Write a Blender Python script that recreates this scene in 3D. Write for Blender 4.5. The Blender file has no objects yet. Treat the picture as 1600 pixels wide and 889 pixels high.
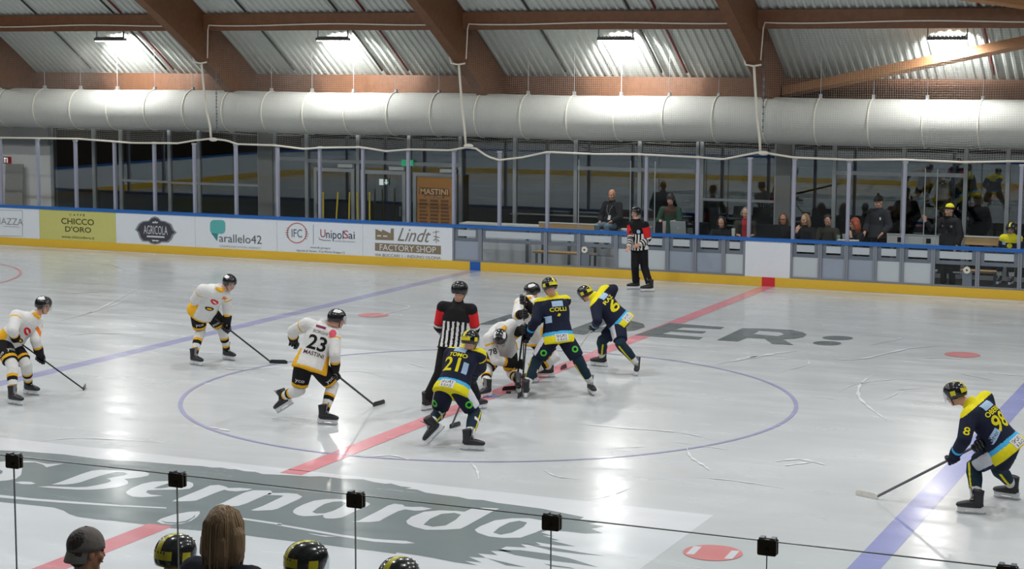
import bpy, bmesh, math, random
import numpy as np
from mathutils import Vector, Matrix
from mathutils.bvhtree import BVHTree

SC = bpy.context.scene
COL = SC.collection
random.seed(7); np.random.seed(7)

# ------------------------------------------------------------------ camera
CAM_LOC = np.array([11.052, -24.235, 4.882]); YAW, PITCH, ROLL, FPX = -.4153, .1201, .0048, 2850.0
FW = np.array([math.sin(YAW)*math.cos(PITCH), math.cos(YAW)*math.cos(PITCH), -math.sin(PITCH)])
_r = np.array([math.cos(YAW), -math.sin(YAW), 0.0]); _u = np.cross(_r, FW)
RT = math.cos(ROLL)*_r + math.sin(ROLL)*_u
UP = -math.sin(ROLL)*_r + math.cos(ROLL)*_u
cd = bpy.data.cameras.new('camera'); cam = bpy.data.objects.new('camera', cd); COL.objects.link(cam)
cd.sensor_width = 36.0; cd.lens = FPX/1600*36; cd.clip_end = 500
M = Matrix([[RT[i], UP[i], -FW[i], CAM_LOC[i]] for i in range(3)] + [[0, 0, 0, 1]])
cam.matrix_world = M
SC.camera = cam

def ray(px, py):
    return FW + RT*(px-800)/FPX - UP*(py-444.5)/FPX
def at(px, py, y):                       # the point of the vertical plane at distance y across the rink
    d = ray(px, py); return CAM_LOC + d*(y-CAM_LOC[1])/d[1]
def ground(px, py, z=0.0):               # the point on the ice
    d = ray(px, py); return CAM_LOC + d*(z-CAM_LOC[2])/d[2]

# ------------------------------------------------------------------ world, exposure
W = bpy.data.worlds.new('world'); SC.world = W; W.use_nodes = True
W.node_tree.nodes['Background'].inputs[0].default_value = (.55, .62, .7, 1)
W.node_tree.nodes['Background'].inputs[1].default_value = .035
vs = SC.view_settings
SC.display_settings.display_device = 'sRGB'
vs.view_transform = 'Standard'; vs.look = 'None'; vs.gamma = 1.0; vs.use_curve_mapping = False
vs.exposure = 0.0
SC.cycles.transparent_max_bounces = 24
SC.cycles.max_bounces = 8
SC.cycles.sample_clamp_indirect = 6.0

LAMP_X = (-25.1, -17.9, -11.27, -3.85, 3.69, 11.0, 18.2)
ROOF_Z0, ROOF_K, ROOF_C = 11.73, .0155, -4.0
def deck_z(y): return ROOF_Z0 - ROOF_K*(y-ROOF_C)**2
HALL_POWER, EAVE_POWER, DOWN_POWER = 322.0, 560.0, 100.0
def hall_light(x, y, size, power):
    l = bpy.data.lights.new('floodlight_beam', 'AREA'); l.shape = 'DISK'; l.size = size; l.energy = power
    l.color = (1.0, .99, .985)
    o = bpy.data.objects.new('floodlight_beam', l); COL.objects.link(o)
    o.location = (x, y, deck_z(y)-.75); return o
for lx in LAMP_X:
    for ly, k in ((3.0, .95), (-5.0, .85), (-13.0, .55)):
        hall_light(lx, ly, .7, HALL_POWER*k)

# ------------------------------------------------------------------ helpers
MATS = {}
def srgb(c):
    return tuple(((v/255)/12.92 if v/255 <= .04045 else ((v/255+.055)/1.055)**2.4) for v in c)
def mat(name, rgb, rough=.6, metal=0.0, vary=.12, scale=14.0, bump=0.0, spec=.5, emit=0.0, coat=0.0):
    if name in MATS: return MATS[name]
    m = bpy.data.materials.new(name); m.use_nodes = True; nt = m.node_tree; b = nt.nodes['Principled BSDF']
    c = srgb(rgb)
    tc = nt.nodes.new('ShaderNodeTexCoord'); nz = nt.nodes.new('ShaderNodeTexNoise')
    nz.inputs['Scale'].default_value = scale; nz.inputs['Detail'].default_value = 4
    nt.links.new(tc.outputs['Object'], nz.inputs['Vector'])
    mx = nt.nodes.new('ShaderNodeMix'); mx.data_type = 'RGBA'
    mx.inputs['A'].default_value = (*[v*(1-vary) for v in c], 1); mx.inputs['B'].default_value = (*[min(1, v*(1+vary)) for v in c], 1)
    nt.links.new(nz.outputs['Fac'], mx.inputs['Factor'])
    nt.links.new(mx.outputs['Result'], b.inputs['Base Color'])
    b.inputs['Roughness'].default_value = rough; b.inputs['Metallic'].default_value = metal
    b.inputs['Specular IOR Level'].default_value = spec
    if coat: b.inputs['Coat Weight'].default_value = coat; b.inputs['Coat Roughness'].default_value = .08
    if bump:
        bp = nt.nodes.new('ShaderNodeBump'); bp.inputs['Strength'].default_value = bump; bp.inputs['Distance'].default_value = .02
        nt.links.new(nz.outputs['Fac'], bp.inputs['Height']); nt.links.new(bp.outputs['Normal'], b.inputs['Normal'])
    if emit:
        b.inputs['Emission Color'].default_value = (*c, 1); b.inputs['Emission Strength'].default_value = emit
    MATS[name] = m; return m
def glass(name, tint=(.95, .97, .97), refl=1.0, rough=.02, ior=1.45):
    if name in MATS: return MATS[name]
    m = bpy.data.materials.new(name); m.use_nodes = True; nt = m.node_tree; nt.nodes.clear()
    out = nt.nodes.new('ShaderNodeOutputMaterial'); tr = nt.nodes.new('ShaderNodeBsdfTransparent'); gl = nt.nodes.new('ShaderNodeBsdfGlossy')
    fr = nt.nodes.new('ShaderNodeFresnel'); fr.inputs['IOR'].default_value = ior
    geo = nt.nodes.new('ShaderNodeNewGeometry')      # same reflection on both faces of a pane
    mi = nt.nodes.new('ShaderNodeMix'); mi.data_type = 'FLOAT'; mi.inputs['A'].default_value = ior; mi.inputs['B'].default_value = 1/ior
    nt.links.new(geo.outputs['Backfacing'], mi.inputs['Factor'])
    fr2 = nt.nodes.new('ShaderNodeMath'); fr2.operation = 'MULTIPLY'; fr2.inputs[1].default_value = refl; fr2.use_clamp = True
    nt.links.new(mi.outputs['Result'], fr.inputs['IOR'])
    mx = nt.nodes.new('ShaderNodeMixShader'); nz = nt.nodes.new('ShaderNodeTexNoise'); nz.inputs['Scale'].default_value = 3.0
    rr = nt.nodes.new('ShaderNodeMapRange'); rr.inputs['To Min'].default_value = rough*.7; rr.inputs['To Max'].default_value = rough*1.3
    nt.links.new(nz.outputs['Fac'], rr.inputs['Value']); nt.links.new(rr.outputs['Result'], gl.inputs['Roughness'])
    tr.inputs[0].default_value = (*tint, 1); gl.inputs[0].default_value = (1, 1, 1, 1)
    nt.links.new(fr.outputs[0], fr2.inputs[0]); nt.links.new(fr2.outputs[0], mx.inputs[0])
    nt.links.new(tr.outputs[0], mx.inputs[1]); nt.links.new(gl.outputs[0], mx.inputs[2]); nt.links.new(mx.outputs[0], out.inputs[0])
    MATS[name] = m; return m

def world_loc(o):
    v = Vector((0, 0, 0))
    while o is not None: v += o.location; o = o.parent
    return v
def obj(name, V, F, mats, parent=None, fmat=None, smooth=False):
    V = np.asarray(V, float)
    if parent is not None: V = V - np.array(world_loc(parent))
    me = bpy.data.meshes.new(name); me.from_pydata(V.tolist(), [], [list(map(int, f)) for f in F])
    for m in (mats if isinstance(mats, (list, tuple)) else [mats]): me.materials.append(m)
    if fmat is not None: me.polygons.foreach_set('material_index', np.asarray(fmat, dtype=np.int32))
    if smooth: me.polygons.foreach_set('use_smooth', np.ones(len(me.polygons), dtype=bool))
    me.update()
    o = bpy.data.objects.new(name, me); COL.objects.link(o)
    if parent is not None: o.parent = parent
    return o
def tag(o, label=None, cat=None, group=None, kind=None):
    if label: o['label'] = label
    if cat: o['category'] = cat
    if group: o['group'] = group
    if kind: o['kind'] = kind
    return o
def thing(name, label, cat, loc=(0, 0, 0), group=None):
    o = bpy.data.objects.new(name, None); COL.objects.link(o); o.location = loc; o.empty_display_size = .1
    return tag(o, label, cat, group)
def nrm(v): v = np.asarray(v, float); return v/(np.linalg.norm(v)+1e-12)

class MB:
    def __init__(s): s.V = []; s.F = []; s.m = []
    def add(s, V, F, m=0):
        k = len(s.V); s.V.extend([tuple(map(float, v)) for v in V]); s.F.extend([[i+k for i in f] for f in F]); s.m.extend([m]*len(F)); return s
    def box(s, a, b, m=0):
        x0, y0, z0 = a; x1, y1, z1 = b
        return s.add([(x0,y0,z0),(x1,y0,z0),(x1,y1,z0),(x0,y1,z0),(x0,y0,z1),(x1,y0,z1),(x1,y1,z1),(x0,y1,z1)],
            [(0,3,2,1),(4,5,6,7),(0,1,5,4),(1,2,6,5),(2,3,7,6),(3,0,4,7)], m)
    def obox(s, c, ax, ay, az, hx, hy, hz, m=0):
        c = np.asarray(c, float); ax, ay, az = nrm(ax)*hx, nrm(ay)*hy, nrm(az)*hz
        P = [c+sx*ax+sy*ay+sz*az for sz in (-1, 1) for sx, sy in ((-1,-1),(1,-1),(1,1),(-1,1))]
        return s.add(P, [(0,3,2,1),(4,5,6,7),(0,1,5,4),(1,2,6,5),(2,3,7,6),(3,0,4,7)], m)
    def loft(s, P, ra, rb=None, hint=(0, 0, 1), n=12, m=0, cap=True, sq=1.0):
        P = np.asarray(P, float); k = len(P); rb = ra if rb is None else rb
        if np.isscalar(ra): ra = [ra]*k
        if np.isscalar(rb): rb = [rb]*k
        T = np.gradient(P, axis=0); rings = []; h = np.asarray(hint, float)
        for i in range(k):
            t = nrm(T[i]); a = h - t*(h@t)
            if np.linalg.norm(a) < 1e-3: a = np.cross(t, (.31, .7, .64))
            a = nrm(a); b = np.cross(t, a); h = a
            th = np.arange(n)*2*math.pi/n
            c_, s_ = np.cos(th), np.sin(th)
            if sq != 1.0: c_, s_ = np.sign(c_)*np.abs(c_)**sq, np.sign(s_)*np.abs(s_)**sq
            rings.append(P[i] + np.outer(c_*ra[i], a) + np.outer(s_*rb[i], b))
        V = np.concatenate(rings); F = []
        for i in range(k-1):
            for j in range(n):
                j2 = (j+1) % n; F.append((i*n+j, i*n+j2, (i+1)*n+j2, (i+1)*n+j))
        if cap: F.append(tuple(range(n-1, -1, -1))); F.append(tuple(range((k-1)*n, k*n)))
        return s.add(V, F, m)
    def capsule(s, a, b, r0, r1, n=12, m=0, hint=(0, 0, 1)):
        a, b = np.asarray(a, float), np.asarray(b, float); d = nrm(b-a)
        P = [a-d*r0*.98, a-d*r0*.75, a-d*r0*.35, a, b, b+d*r1*.35, b+d*r1*.75, b+d*r1*.98]
        R = [r0*.2, r0*.66, r0*.94, r0, r1, r1*.94, r1*.66, r1*.2]
        return s.loft(P, R, None, hint, n, m)
    def ell(s, c, ax, ay, az, rx, ry, rz, n=14, k=9, m=0):
        c = np.asarray(c, float); ax, ay, az = np.asarray(ax, float), np.asarray(ay, float), np.asarray(az, float)
        V = [c-az*rz]; F = []
        for i in range(1, k):
            ph = -math.pi/2+math.pi*i/k
            for j in range(n):
                th = 2*math.pi*j/n; V.append(c+ax*rx*math.cos(ph)*math.cos(th)+ay*ry*math.cos(ph)*math.sin(th)+az*rz*math.sin(ph))
        V.append(c+az*rz)
        for j in range(n): F.append((0, 1+(j+1) % n, 1+j))
        for i in range(k-2):
            for j in range(n): F.append((1+i*n+j, 1+i*n+(j+1) % n, 1+(i+1)*n+(j+1) % n, 1+(i+1)*n+j))
        e = len(V)-1
        for j in range(n): F.append((e, 1+(k-2)*n+j, 1+(k-2)*n+(j+1) % n))
        return s.add(V, F, m)
    def prism(s, poly, o, ax, ay, az, d0, d1, m=0):     # polygon (2D) in the plane o, ax, ay, from depth d0 to d1 along az
        o = np.asarray(o, float); ax, ay, az = np.asarray(ax, float), np.asarray(ay, float), np.asarray(az, float)
        n = len(poly); V = [o+ax*p[0]+ay*p[1]+az*d0 for p in poly]+[o+ax*p[0]+ay*p[1]+az*d1 for p in poly]
        bm = bmesh.new(); vs_ = [bm.verts.new(Vector((p[0], p[1], 0))) for p in poly]
        f = bm.faces.new(vs_); bm.verts.index_update()
        r = bmesh.ops.triangulate(bm, faces=[f]); tri = [[v.index for v in q.verts] for q in bm.faces]; bm.free()
        F = [t for t in tri]+[[i+n for i in reversed(t)] for t in tri]+[(i, (i+1) % n, n+(i+1) % n, n+i) for i in range(n)]
        return s.add(V, F, m)
    def tube(s, P, r, n=8, m=0): return s.loft(P, r, None, (.2, .3, .9), n, m)
    def build(s, name, mats, parent=None, smooth=False):
        return obj(name, s.V, s.F, mats, parent, s.m if isinstance(mats, (list, tuple)) and len(mats) > 1 else None, smooth)

def remesh(mb, voxel, smooth=3):
    me = bpy.data.meshes.new('tmp'); me.from_pydata(mb.V, [], mb.F); o = bpy.data.objects.new('tmp', me); COL.objects.link(o)
    r = o.modifiers.new('r', 'REMESH'); r.mode = 'VOXEL'; r.voxel_size = voxel; r.adaptivity = 0
    if smooth:
        q = o.modifiers.new('s', 'SMOOTH'); q.factor = .5; q.iterations = smooth
    dg = bpy.context.evaluated_depsgraph_get(); ev = o.evaluated_get(dg); m2 = ev.to_mesh()
    V = np.empty(len(m2.vertices)*3); m2.vertices.foreach_get('co', V); V = V.reshape(-1, 3)
    F = [tuple(p.vertices) for p in m2.polygons]
    ev.to_mesh_clear(); bpy.data.objects.remove(o); bpy.data.meshes.remove(me)
    return V, F
def centers(V, F):
    Fa = np.array([f if len(f) == 4 else (*f, f[-1]) for f in F]); return V[Fa].mean(axis=1)

_tc = {}
def text2d(body, bold=0.0, shear=0.0, space=1.0):
    k = (body, bold, shear, space)
    if k in _tc: return _tc[k]
    c = bpy.data.curves.new('t', 'FONT'); c.body = body; c.offset = bold; c.shear = shear; c.space_character = space; c.resolution_u = 3
    c.fill_mode = 'FRONT'
    o = bpy.data.objects.new('t', c); COL.objects.link(o)
    dg = bpy.context.evaluated_depsgraph_get(); me = o.evaluated_get(dg).to_mesh()
    V = np.array([v.co[:2] for v in me.vertices]); F = [tuple(p.vertices) for p in me.polygons]
    bpy.data.objects.remove(o); bpy.data.curves.remove(c)
    V = V-V.min(axis=0); V = V/V.max(axis=0)
    _tc[k] = (V, F); return V, F
def put_text(mb, body, o, right, up, m=0, bold=0.0, shear=0.0, space=1.0):   # fills the box o, o+right, o+up
    V, F = text2d(body, bold, shear, space)
    o, right, up = np.asarray(o, float), np.asarray(right, float), np.asarray(up, float)
    mb.add(o+np.outer(V[:, 0], right)+np.outer(V[:, 1], up), F, m)

# ------------------------------------------------------------------ shared materials
m_white = mat('white_board', (226, 233, 240), .35, vary=.03)
m_yellow_kick = mat('yellow_kick', (228, 186, 56), .35, vary=.05)
m_blue_cap = mat('blue_cap', (38, 104, 182), .35, vary=.05)
m_chicco = mat('pale_yellow_print', (204, 203, 122), .4, vary=.04)
m_alu = mat('aluminium', (142, 147, 158), .38, .35, vary=.05)
m_alu_light = mat('light_aluminium', (176, 180, 184), .4, .3, vary=.05)
m_steel = mat('grey_steel', (112, 118, 126), .45, .5, vary=.08)
m_wood = mat('glulam', (110, 72, 46), .55, vary=.35, scale=9, bump=.05)
m_wood_pale = mat('pale_timber', (160, 114, 74), .6, vary=.15, scale=5)
m_deck = mat('roof_sheet', (196, 202, 198), .5, vary=.04)
m_duct = mat('duct_fabric', (188, 191, 186), .8, vary=.03, bump=.05)
m_cord = mat('white_cord', (214, 210, 198), .8, vary=.08)
m_net = mat('net_cord', (150, 150, 146), .8, vary=.05)
m_black = mat('black_plastic', (22, 23, 25), .38, vary=.15)
m_rubber = mat('dark_rubber', (38, 40, 44), .7, vary=.1)
m_concrete = mat('concrete', (132, 134, 132), .8, vary=.12, scale=6)
m_wall = mat('white_wall', (244, 244, 242), .8, vary=.04)
m_bronze = mat('dark_bronze', (58, 48, 32), .4, .3, vary=.12)
g_rink = glass('rink_glass', (.93, .95, .95), .3, 0)
g_facade = glass('facade_glass', (.62, .68, .70), 3.0, 0)
g_near = glass('near_glass', (.975, .985, .985), .4, 0)
g_visor = glass('visor', (.9, .92, .93), 1.0)
# ------------------------------------------------------------------ ice
def ice_mat(name, rgb, snow=1.0):
    m = bpy.data.materials.new(name); m.use_nodes = True; nt = m.node_tree; L = nt.links; b = nt.nodes['Principled BSDF']
    geo = nt.nodes.new('ShaderNodeNewGeometry')
    def noise(rot, sc, lo, hi, scale, detail=3.0):
        mp = nt.nodes.new('ShaderNodeMapping'); mp.inputs['Rotation'].default_value = (0, 0, rot); mp.inputs['Scale'].default_value = (*sc, 1)
        L.new(geo.outputs['Position'], mp.inputs['Vector'])
        n = nt.nodes.new('ShaderNodeTexNoise'); n.inputs['Scale'].default_value = scale; n.inputs['Detail'].default_value = detail
        n.inputs['Distortion'].default_value = .6
        L.new(mp.outputs[0], n.inputs['Vector'])
        r = nt.nodes.new('ShaderNodeMapRange'); r.inputs['From Min'].default_value = lo; r.inputs['From Max'].default_value = hi; r.clamp = True
        L.new(n.outputs['Fac'], r.inputs['Value']); return r.outputs['Result']
    def mx(op, a, c):
        q = nt.nodes.new('ShaderNodeMath'); q.operation = op; q.use_clamp = True
        for i, v in enumerate((a, c)):
            if isinstance(v, float): q.inputs[i].default_value = v
            else: L.new(v, q.inputs[i])
        return q.outputs[0]
    s1 = noise(.15, (.35, 5.0), .64, .74, 1.1, 5.0); s2 = noise(-.5, (.3, 6.0), .66, .76, 1.0, 5.0); s3 = noise(.9, (.3, 7.0), .67, .77, 1.0, 5.0)
    patch = noise(0., (.5, 1.), .48, .68, .35, 4.0)
    sc = mx('MULTIPLY', mx('MAXIMUM', mx('MAXIMUM', s1, s2), s3), patch)
    cloud = noise(.3, (1., 1.), .35, .7, .25, 6.0)
    col = nt.nodes.new('ShaderNodeMix'); col.data_type = 'RGBA'
    c = srgb(rgb); c2 = [min(1., v*1.1) for v in c]
    col.inputs['A'].default_value = (*[v*.95 for v in c], 1); col.inputs['B'].default_value = (*c2, 1)
    L.new(cloud, col.inputs['Factor'])
    col2 = nt.nodes.new('ShaderNodeMix'); col2.data_type = 'RGBA'; col2.inputs['B'].default_value = (.86, .88, .89, 1)
    L.new(mx('MULTIPLY', sc, .5*snow), col2.inputs['Factor']); L.new(col.outputs['Result'], col2.inputs['A'])
    L.new(col2.outputs['Result'], b.inputs['Base Color'])
    rr = nt.nodes.new('ShaderNodeMapRange'); rr.inputs['To Min'].default_value = ICE_R0; rr.inputs['To Max'].default_value = ICE_R1
    fine = noise(.1, (.45, 1.7), .35, .7, 1.3, 5.0)
    L.new(mx('MAXIMUM', sc, fine), rr.inputs['Value']); L.new(rr.outputs['Result'], b.inputs['Roughness'])
    bp = nt.nodes.new('ShaderNodeBump'); bp.inputs['Strength'].default_value = .06; bp.inputs['Distance'].default_value = .01
    L.new(fine, bp.inputs['Height']); L.new(bp.outputs['Normal'], b.inputs['Normal'])
    b.inputs['Specular IOR Level'].default_value = .5
    b.inputs['IOR'].default_value = 1.31
    return m
ICE_R0, ICE_R1 = .15, .30
i_ice = ice_mat('ice', (196, 200, 202)); i_white = ice_mat('ice_white_paint', (216, 219, 223), .5)
i_red = ice_mat('ice_red_paint', (218, 142, 150), .8); i_blue = ice_mat('ice_blue_paint', (146, 152, 200), .8)
i_lilac = ice_mat('ice_lilac_paint', (162, 163, 196), .8); i_grey = ice_mat('ice_grey_paint', (128, 138, 140), .8)
i_dark = ice_mat('ice_slate_paint', (112, 120, 120), .8); i_spot = ice_mat('ice_pink_paint', (216, 142, 142), .8)
i_letter = ice_mat('ice_letter_paint', (218, 221, 225), .3)

floor = MB().box((-34, -15.0, -.06), (24, 15.0, 0)).build('floor', i_ice); tag(floor, kind='structure')
def mark(name, poly, m, lvl):
    z = .0012*lvl
    return MB().prism(poly, (0, 0, z), (1, 0, 0), (0, 1, 0), (0, 0, 1), -.0005, 0).build(name, m, floor)
def gp(pts, x0, y0, s): return [tuple(ground(x0+a/s, y0+b/s)[:2]) for a, b in pts]
def ring(r0, r1, n=160, cx=0, cy=0):
    V = []; F = []
    for i in range(n):
        t = 2*math.pi*i/n
        for r in (r0, r1): V.append((cx+r*math.cos(t), cy+r*math.sin(t), .0048))
    for i in range(n): j = (i+1) % n; F.append((2*i, 2*i+1, 2*j+1, 2*j))
    return V, F
def disc(r, cx, cy, n=40): return [(cx+r*math.cos(2*math.pi*i/n), cy+r*math.sin(2*math.pi*i/n)) for i in range(n)]
# painted advert field by the near boards: white ground, slate brush field, white letters
c = ground(1115, 805)
mark('white_paint_field', [(-30, -14.9), (c[0]+.0, -14.9), (c[0], c[1]), (-30, c[1]+.15)], i_white, 1)
A = (0, 690, 5.927); B = (180, 720, 5.927); C_ = (400, 740, 5.965); D = (620, 755, 4.444)
up = gp([(0,82),(200,90),(600,120),(900,160),(1100,180),(1250,182)], *A)+gp([(300,12),(600,38),(800,50),(900,64),(980,64),(1060,78),(1120,80),(1200,98),(1300,104)], *B)+gp([(60,5),(300,15),(500,28),(600,26),(690,34),(800,48),(900,50),(1000,55),(1100,80),(1200,95),(1260,93),(1350,120),(1450,130)], *C_)+gp([(60,38),(140,45),(200,66),(330,85),(430,96),(500,112),(600,118),(700,138),(800,150),(1010,178),(1150,207),(1300,237),(1270,252),(1420,270),(1330,282),(1440,300),(1350,318),(1430,348),(1300,350),(1180,336),(1050,328)], *D)
lo = gp([(1000,342),(1090,368),(1010,362),(1130,398),(1060,396),(1240,440),(1110,432),(960,408),(1000,432),(860,424),(900,448),(760,440),(720,456),(800,478),(650,470),(700,500),(560,488),(620,520),(500,512),(590,552),(470,540),(560,572),(400,550),(250,520),(150,503),(0,482)], *D)+gp([(1300,750),(1100,722),(800,686),(600,660),(400,640),(0,590)], *C_)+gp([(1200,690),(860,655),(520,625),(300,595),(0,558)], *B)+gp([(900,722),(720,698),(640,672),(590,640),(500,612),(300,590),(0,560)], *A)
left = [(lo[-1][0]-9, lo[-1][1]-.1), (up[0][0]-9, up[0][1]+.15)]
mark('slate_paint_field', up+lo+left, i_grey, 2)
for st in ([(700,462),(860,466),(1040,490),(1200,522),(1320,560),(1400,585),(1220,556),(1000,530),(820,500)], [(880,420),(1100,450),(1260,478),(1440,506),(1260,492),(1080,470)], [(620,520),(760,552),(900,585),(760,572)], [(1020,560),(1200,585),(1240,596),(1080,580)]):
    mark('slate_paint_streak', gp(st, *D), i_grey, 2)
# white lettering S. Bernardo
letters = [
 (A, [(-60,215),(0,190),(70,180),(150,190),(190,215),(205,255),(195,310),(150,345),(80,360),(0,368),(-60,370)]),
 (A, [(150,182),(250,180),(330,185),(390,200),(440,208),(590,205),(540,216),(430,240),(400,216),(330,194),(170,195)]),
 (A, [(125,380),(200,372),(290,375),(330,390),(290,398),(200,395)]),
 (A, [(478,400),(560,375),(640,345),(760,300),(850,272),(930,263),(1010,268),(1080,270),(1180,272),(1260,275),(1340,283),(1385,300),(1370,318),(1300,333),(1220,343),(1150,348),(1180,365),(1190,388),(1160,405),(1080,425),(970,440),(850,447),(720,447),(600,440),(480,432),(350,420),(450,415),(560,420),(700,425),(800,422),(900,405),(990,385),(1030,370),(1020,355),(985,345),(1060,330),(1150,315),(1185,300),(1150,287),(1080,283),(1010,297),(930,318),(830,350),(740,380),(680,392),(600,400)]),
 (B, [(100,290),(150,255),(250,215),(350,195),(480,190),(600,193),(680,195),(720,210),(725,235),(690,260),(600,270),(480,270),(380,272),(300,275),(285,295),(330,315),(440,325),(350,333),(250,340),(160,335),(110,310)]),
 (B, [(525,378),(600,345),(700,305),(800,265),(880,230),(960,225),(1020,240),(1050,255),(1150,252),(1270,262),(1230,275),(1120,285),(1050,280),(1010,270),(950,290),(850,330),(750,370),(700,375),(600,378)]),
 (B, [(925,420),(1000,390),(1100,340),(1200,295),(1280,275),(1440,278),(1455,295),(1440,312),(1390,320),(1320,350),(1220,395),(1140,420),(1030,425)]),
 (C_, [(120,183),(300,183),(380,190),(432,217),(400,240),(300,285),(200,330),(150,342),(0,348),(-49,344),(60,305),(160,258),(235,222),(258,208),(200,203),(100,203)]),
 (C_, [(345,350),(370,325),(440,290),(540,255),(650,240),(760,238),(850,245),(900,250),(1020,262),(1065,285),(1040,305),(940,345),(860,385),(800,412),(720,422),(650,420),(625,405),(630,388),(560,395),(450,400),(390,390),(350,370)]),
 (C_, [(890,452),(960,440),(1060,390),(1160,340),(1230,300),(1290,283),(1370,293),(1385,308),(1440,313),(1540,312),(1641,328),(1560,345),(1480,348),(1390,335),(1330,350),(1230,400),(1150,445),(1050,455)]),
 (D, [(65,265),(100,235),(190,200),(300,190),(420,195),(470,200),(520,178),(600,172),(710,178),(660,200),(570,250),(480,300),(440,318),(330,325),(200,325),(120,305),(75,285)]),
 (D, [(540,325),(580,300),(680,260),(800,245),(920,245),(1020,262),(1050,290),(1040,310),(960,345),(860,380),(740,382),(640,372),(560,345)]),
 (B, [(385,565),(420,540),(540,500),(680,475),(780,470),(785,490),(760,520),(700,560),(620,585),(520,592),(430,585)]),
 (A, [(0,495),(300,528),(700,558),(1100,588),(1541,612),(1541,622),(1100,602),(700,577),(300,548),(0,520)]),
 (B, [(1100,522),(1190,532),(1541,583),(1541,600),(1190,548),(1100,536)]),
 (C_, [(200,470),(400,503),(800,572),(1100,612),(1400,630),(1480,650),(1380,655),(1100,638),(800,592),(400,520),(200,485)]),
 (C_, [(480,555),(600,575),(760,590),(640,590),(540,572)]),
]
for reg, poly in letters: mark('advert_letter', gp(poly, *reg), i_letter, 3)
holes = [(B, [(358,257),(400,240),(480,215),(560,205),(592,213),(560,235),(480,250),(420,258)]),
 (C_, [(525,360),(570,325),(640,285),(720,265),(800,262),(840,278),(800,310),(720,350),(640,372),(560,375)]),
 (D, [(185,290),(230,250),(310,215),(400,208),(445,220),(410,255),(340,295),(250,305)]),
 (D, [(670,345),(710,310),(780,275),(850,263),(905,275),(880,305),(800,345),(720,360)]),
 (A, [(-30,265),(0,262),(25,275),(20,295),(0,305),(-30,305)]),
 (B, [(425,556),(470,570),(560,574),(650,560),(715,530),(740,500),(735,525),(665,570),(560,585),(465,580)])]
for reg, poly in holes: mark('letter_counter', gp(poly, *reg), i_grey, 4)
# lines: the red centre line stops where the adverts are painted over it
mark('center_line', [(-.15, c[1]-.02), (.15, c[1]-.02), (.15, 14.98), (-.15, 14.98)], i_red, 3)
yb = ground(200, 833)[1]
mark('center_line', [(-.15, -14.98), (.15, -14.98), (.15, ground(265, 822)[1]), (-.15, ground(228, 818)[1])], i_red, 3)
gx = ground(452, 741)
mark('center_line', [(-.15, gx[1]+.02), (.15, gx[1]+.02), (.15, c[1]), (-.15, c[1])], i_red, 3)
for sgn, mm in ((-1, i_lilac), (1, i_blue)):
    mark('blue_line', [(sgn*7.2-.15, -14.98), (sgn*7.2+.15, -14.98), (sgn*7.2+.15, 14.98), (sgn*7.2-.15, 14.98)], mm, 2 if sgn > 0 else 1)
V, F = ring(4.47, 4.53); obj('center_circle', V, F, i_lilac, floor)
V, F = ring(4.47, 4.53, 120, -20, 7); obj('end_zone_circle', V, F, i_spot, floor)
mark('center_spot', disc(.15, 0, 0), i_blue, 5)
for sx, sy in ((-1, 1), (1, 1), (1, -1)):
    mark('faceoff_spot', disc(.3, sx*5.68, sy*7.0), i_spot, 4)
for dx in (-1, 1):
    mark('spot_notch', [(5.68+dx*.2-.03, -7.17), (5.68+dx*.2+.05, -7.15), (5.68+dx*.2+.03, -6.83), (5.68+dx*.2-.05, -6.85)], i_white, 5)
Rg = (960, 470, 4.0)
for poly in ([(125,217),(345,140),(685,165),(665,178),(430,166),(380,180),(575,192),(550,205),(350,192),(300,208),(555,228),(530,243)],
             [(640,247),(800,172),(960,175),(1100,182),(1180,198),(1200,212),(1180,228),(1120,238),(1050,240),(1120,277),(985,270),(940,237),(830,232),(770,255)],
             [(1395+95*math.cos(t)+12*math.sin(t), 233+13*math.sin(t)) for t in np.linspace(0, 6.0, 24)],
             [(1330+88*math.cos(t)+12*math.sin(t), 266+13*math.sin(t)) for t in np.linspace(0, 6.0, 24)]):
    mark('slate_letter', gp(poly, *Rg), i_dark, 4)
mark('letter_counter', gp([(870,210),(905,190),(1040,200),(1060,212),(1020,222)], *Rg), i_ice, 5)
mark('slate_letter', gp([(878,520),(938,498),(985,501),(1005,506),(1008,511),(990,517),(955,519),(928,519),(912,523)], 0, 0, 1), i_dark, 4)
mark('letter_counter', gp([(938,511),(950,505.5),(975,507),(980,510),(968,513)], 0, 0, 1), i_ice, 5)
mark('slate_letter', gp([(746,507.5),(795,491.5),(818,492),(778,507)], 0, 0, 1), i_dark, 4)

# skate scratches and scraped snow lying on the ice
i_snow = ice_mat('ice_scrape', (226, 229, 231), 0.)
def scrape(pts, w):
    P = np.array([ground(*q)[:2] for q in pts]); n = 5; t = np.linspace(0, len(P)-1, (len(P)-1)*n+1)
    # smooth curve through the points
    Q = []
    for v in t:
        i = min(int(v), len(P)-2); f = v-i; p0, p1, p2, p3 = P[max(i-1, 0)], P[i], P[i+1], P[min(i+2, len(P)-1)]
        Q.append(.5*((2*p1)+(-p0+p2)*f+(2*p0-5*p1+4*p2-p3)*f*f+(-p0+3*p1-3*p2+p3)*f**3))
    Q = np.array(Q); T = np.gradient(Q, axis=0); V = []; F = []; m = len(Q)
    for k in range(m):
        nn = nrm((-T[k][1], T[k][0])); ww = w*math.sin(math.pi*(k+.3)/(m-.4))*(.6+.4*math.sin(k*2.3))
        V += [(*(Q[k]+nn*ww), .0072), (*(Q[k]-nn*ww), .0072)]
    for k in range(m-1): F.append((2*k, 2*k+1, 2*k+3, 2*k+2))
    obj('skate_scratch', V, F, i_snow, floor)
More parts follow.
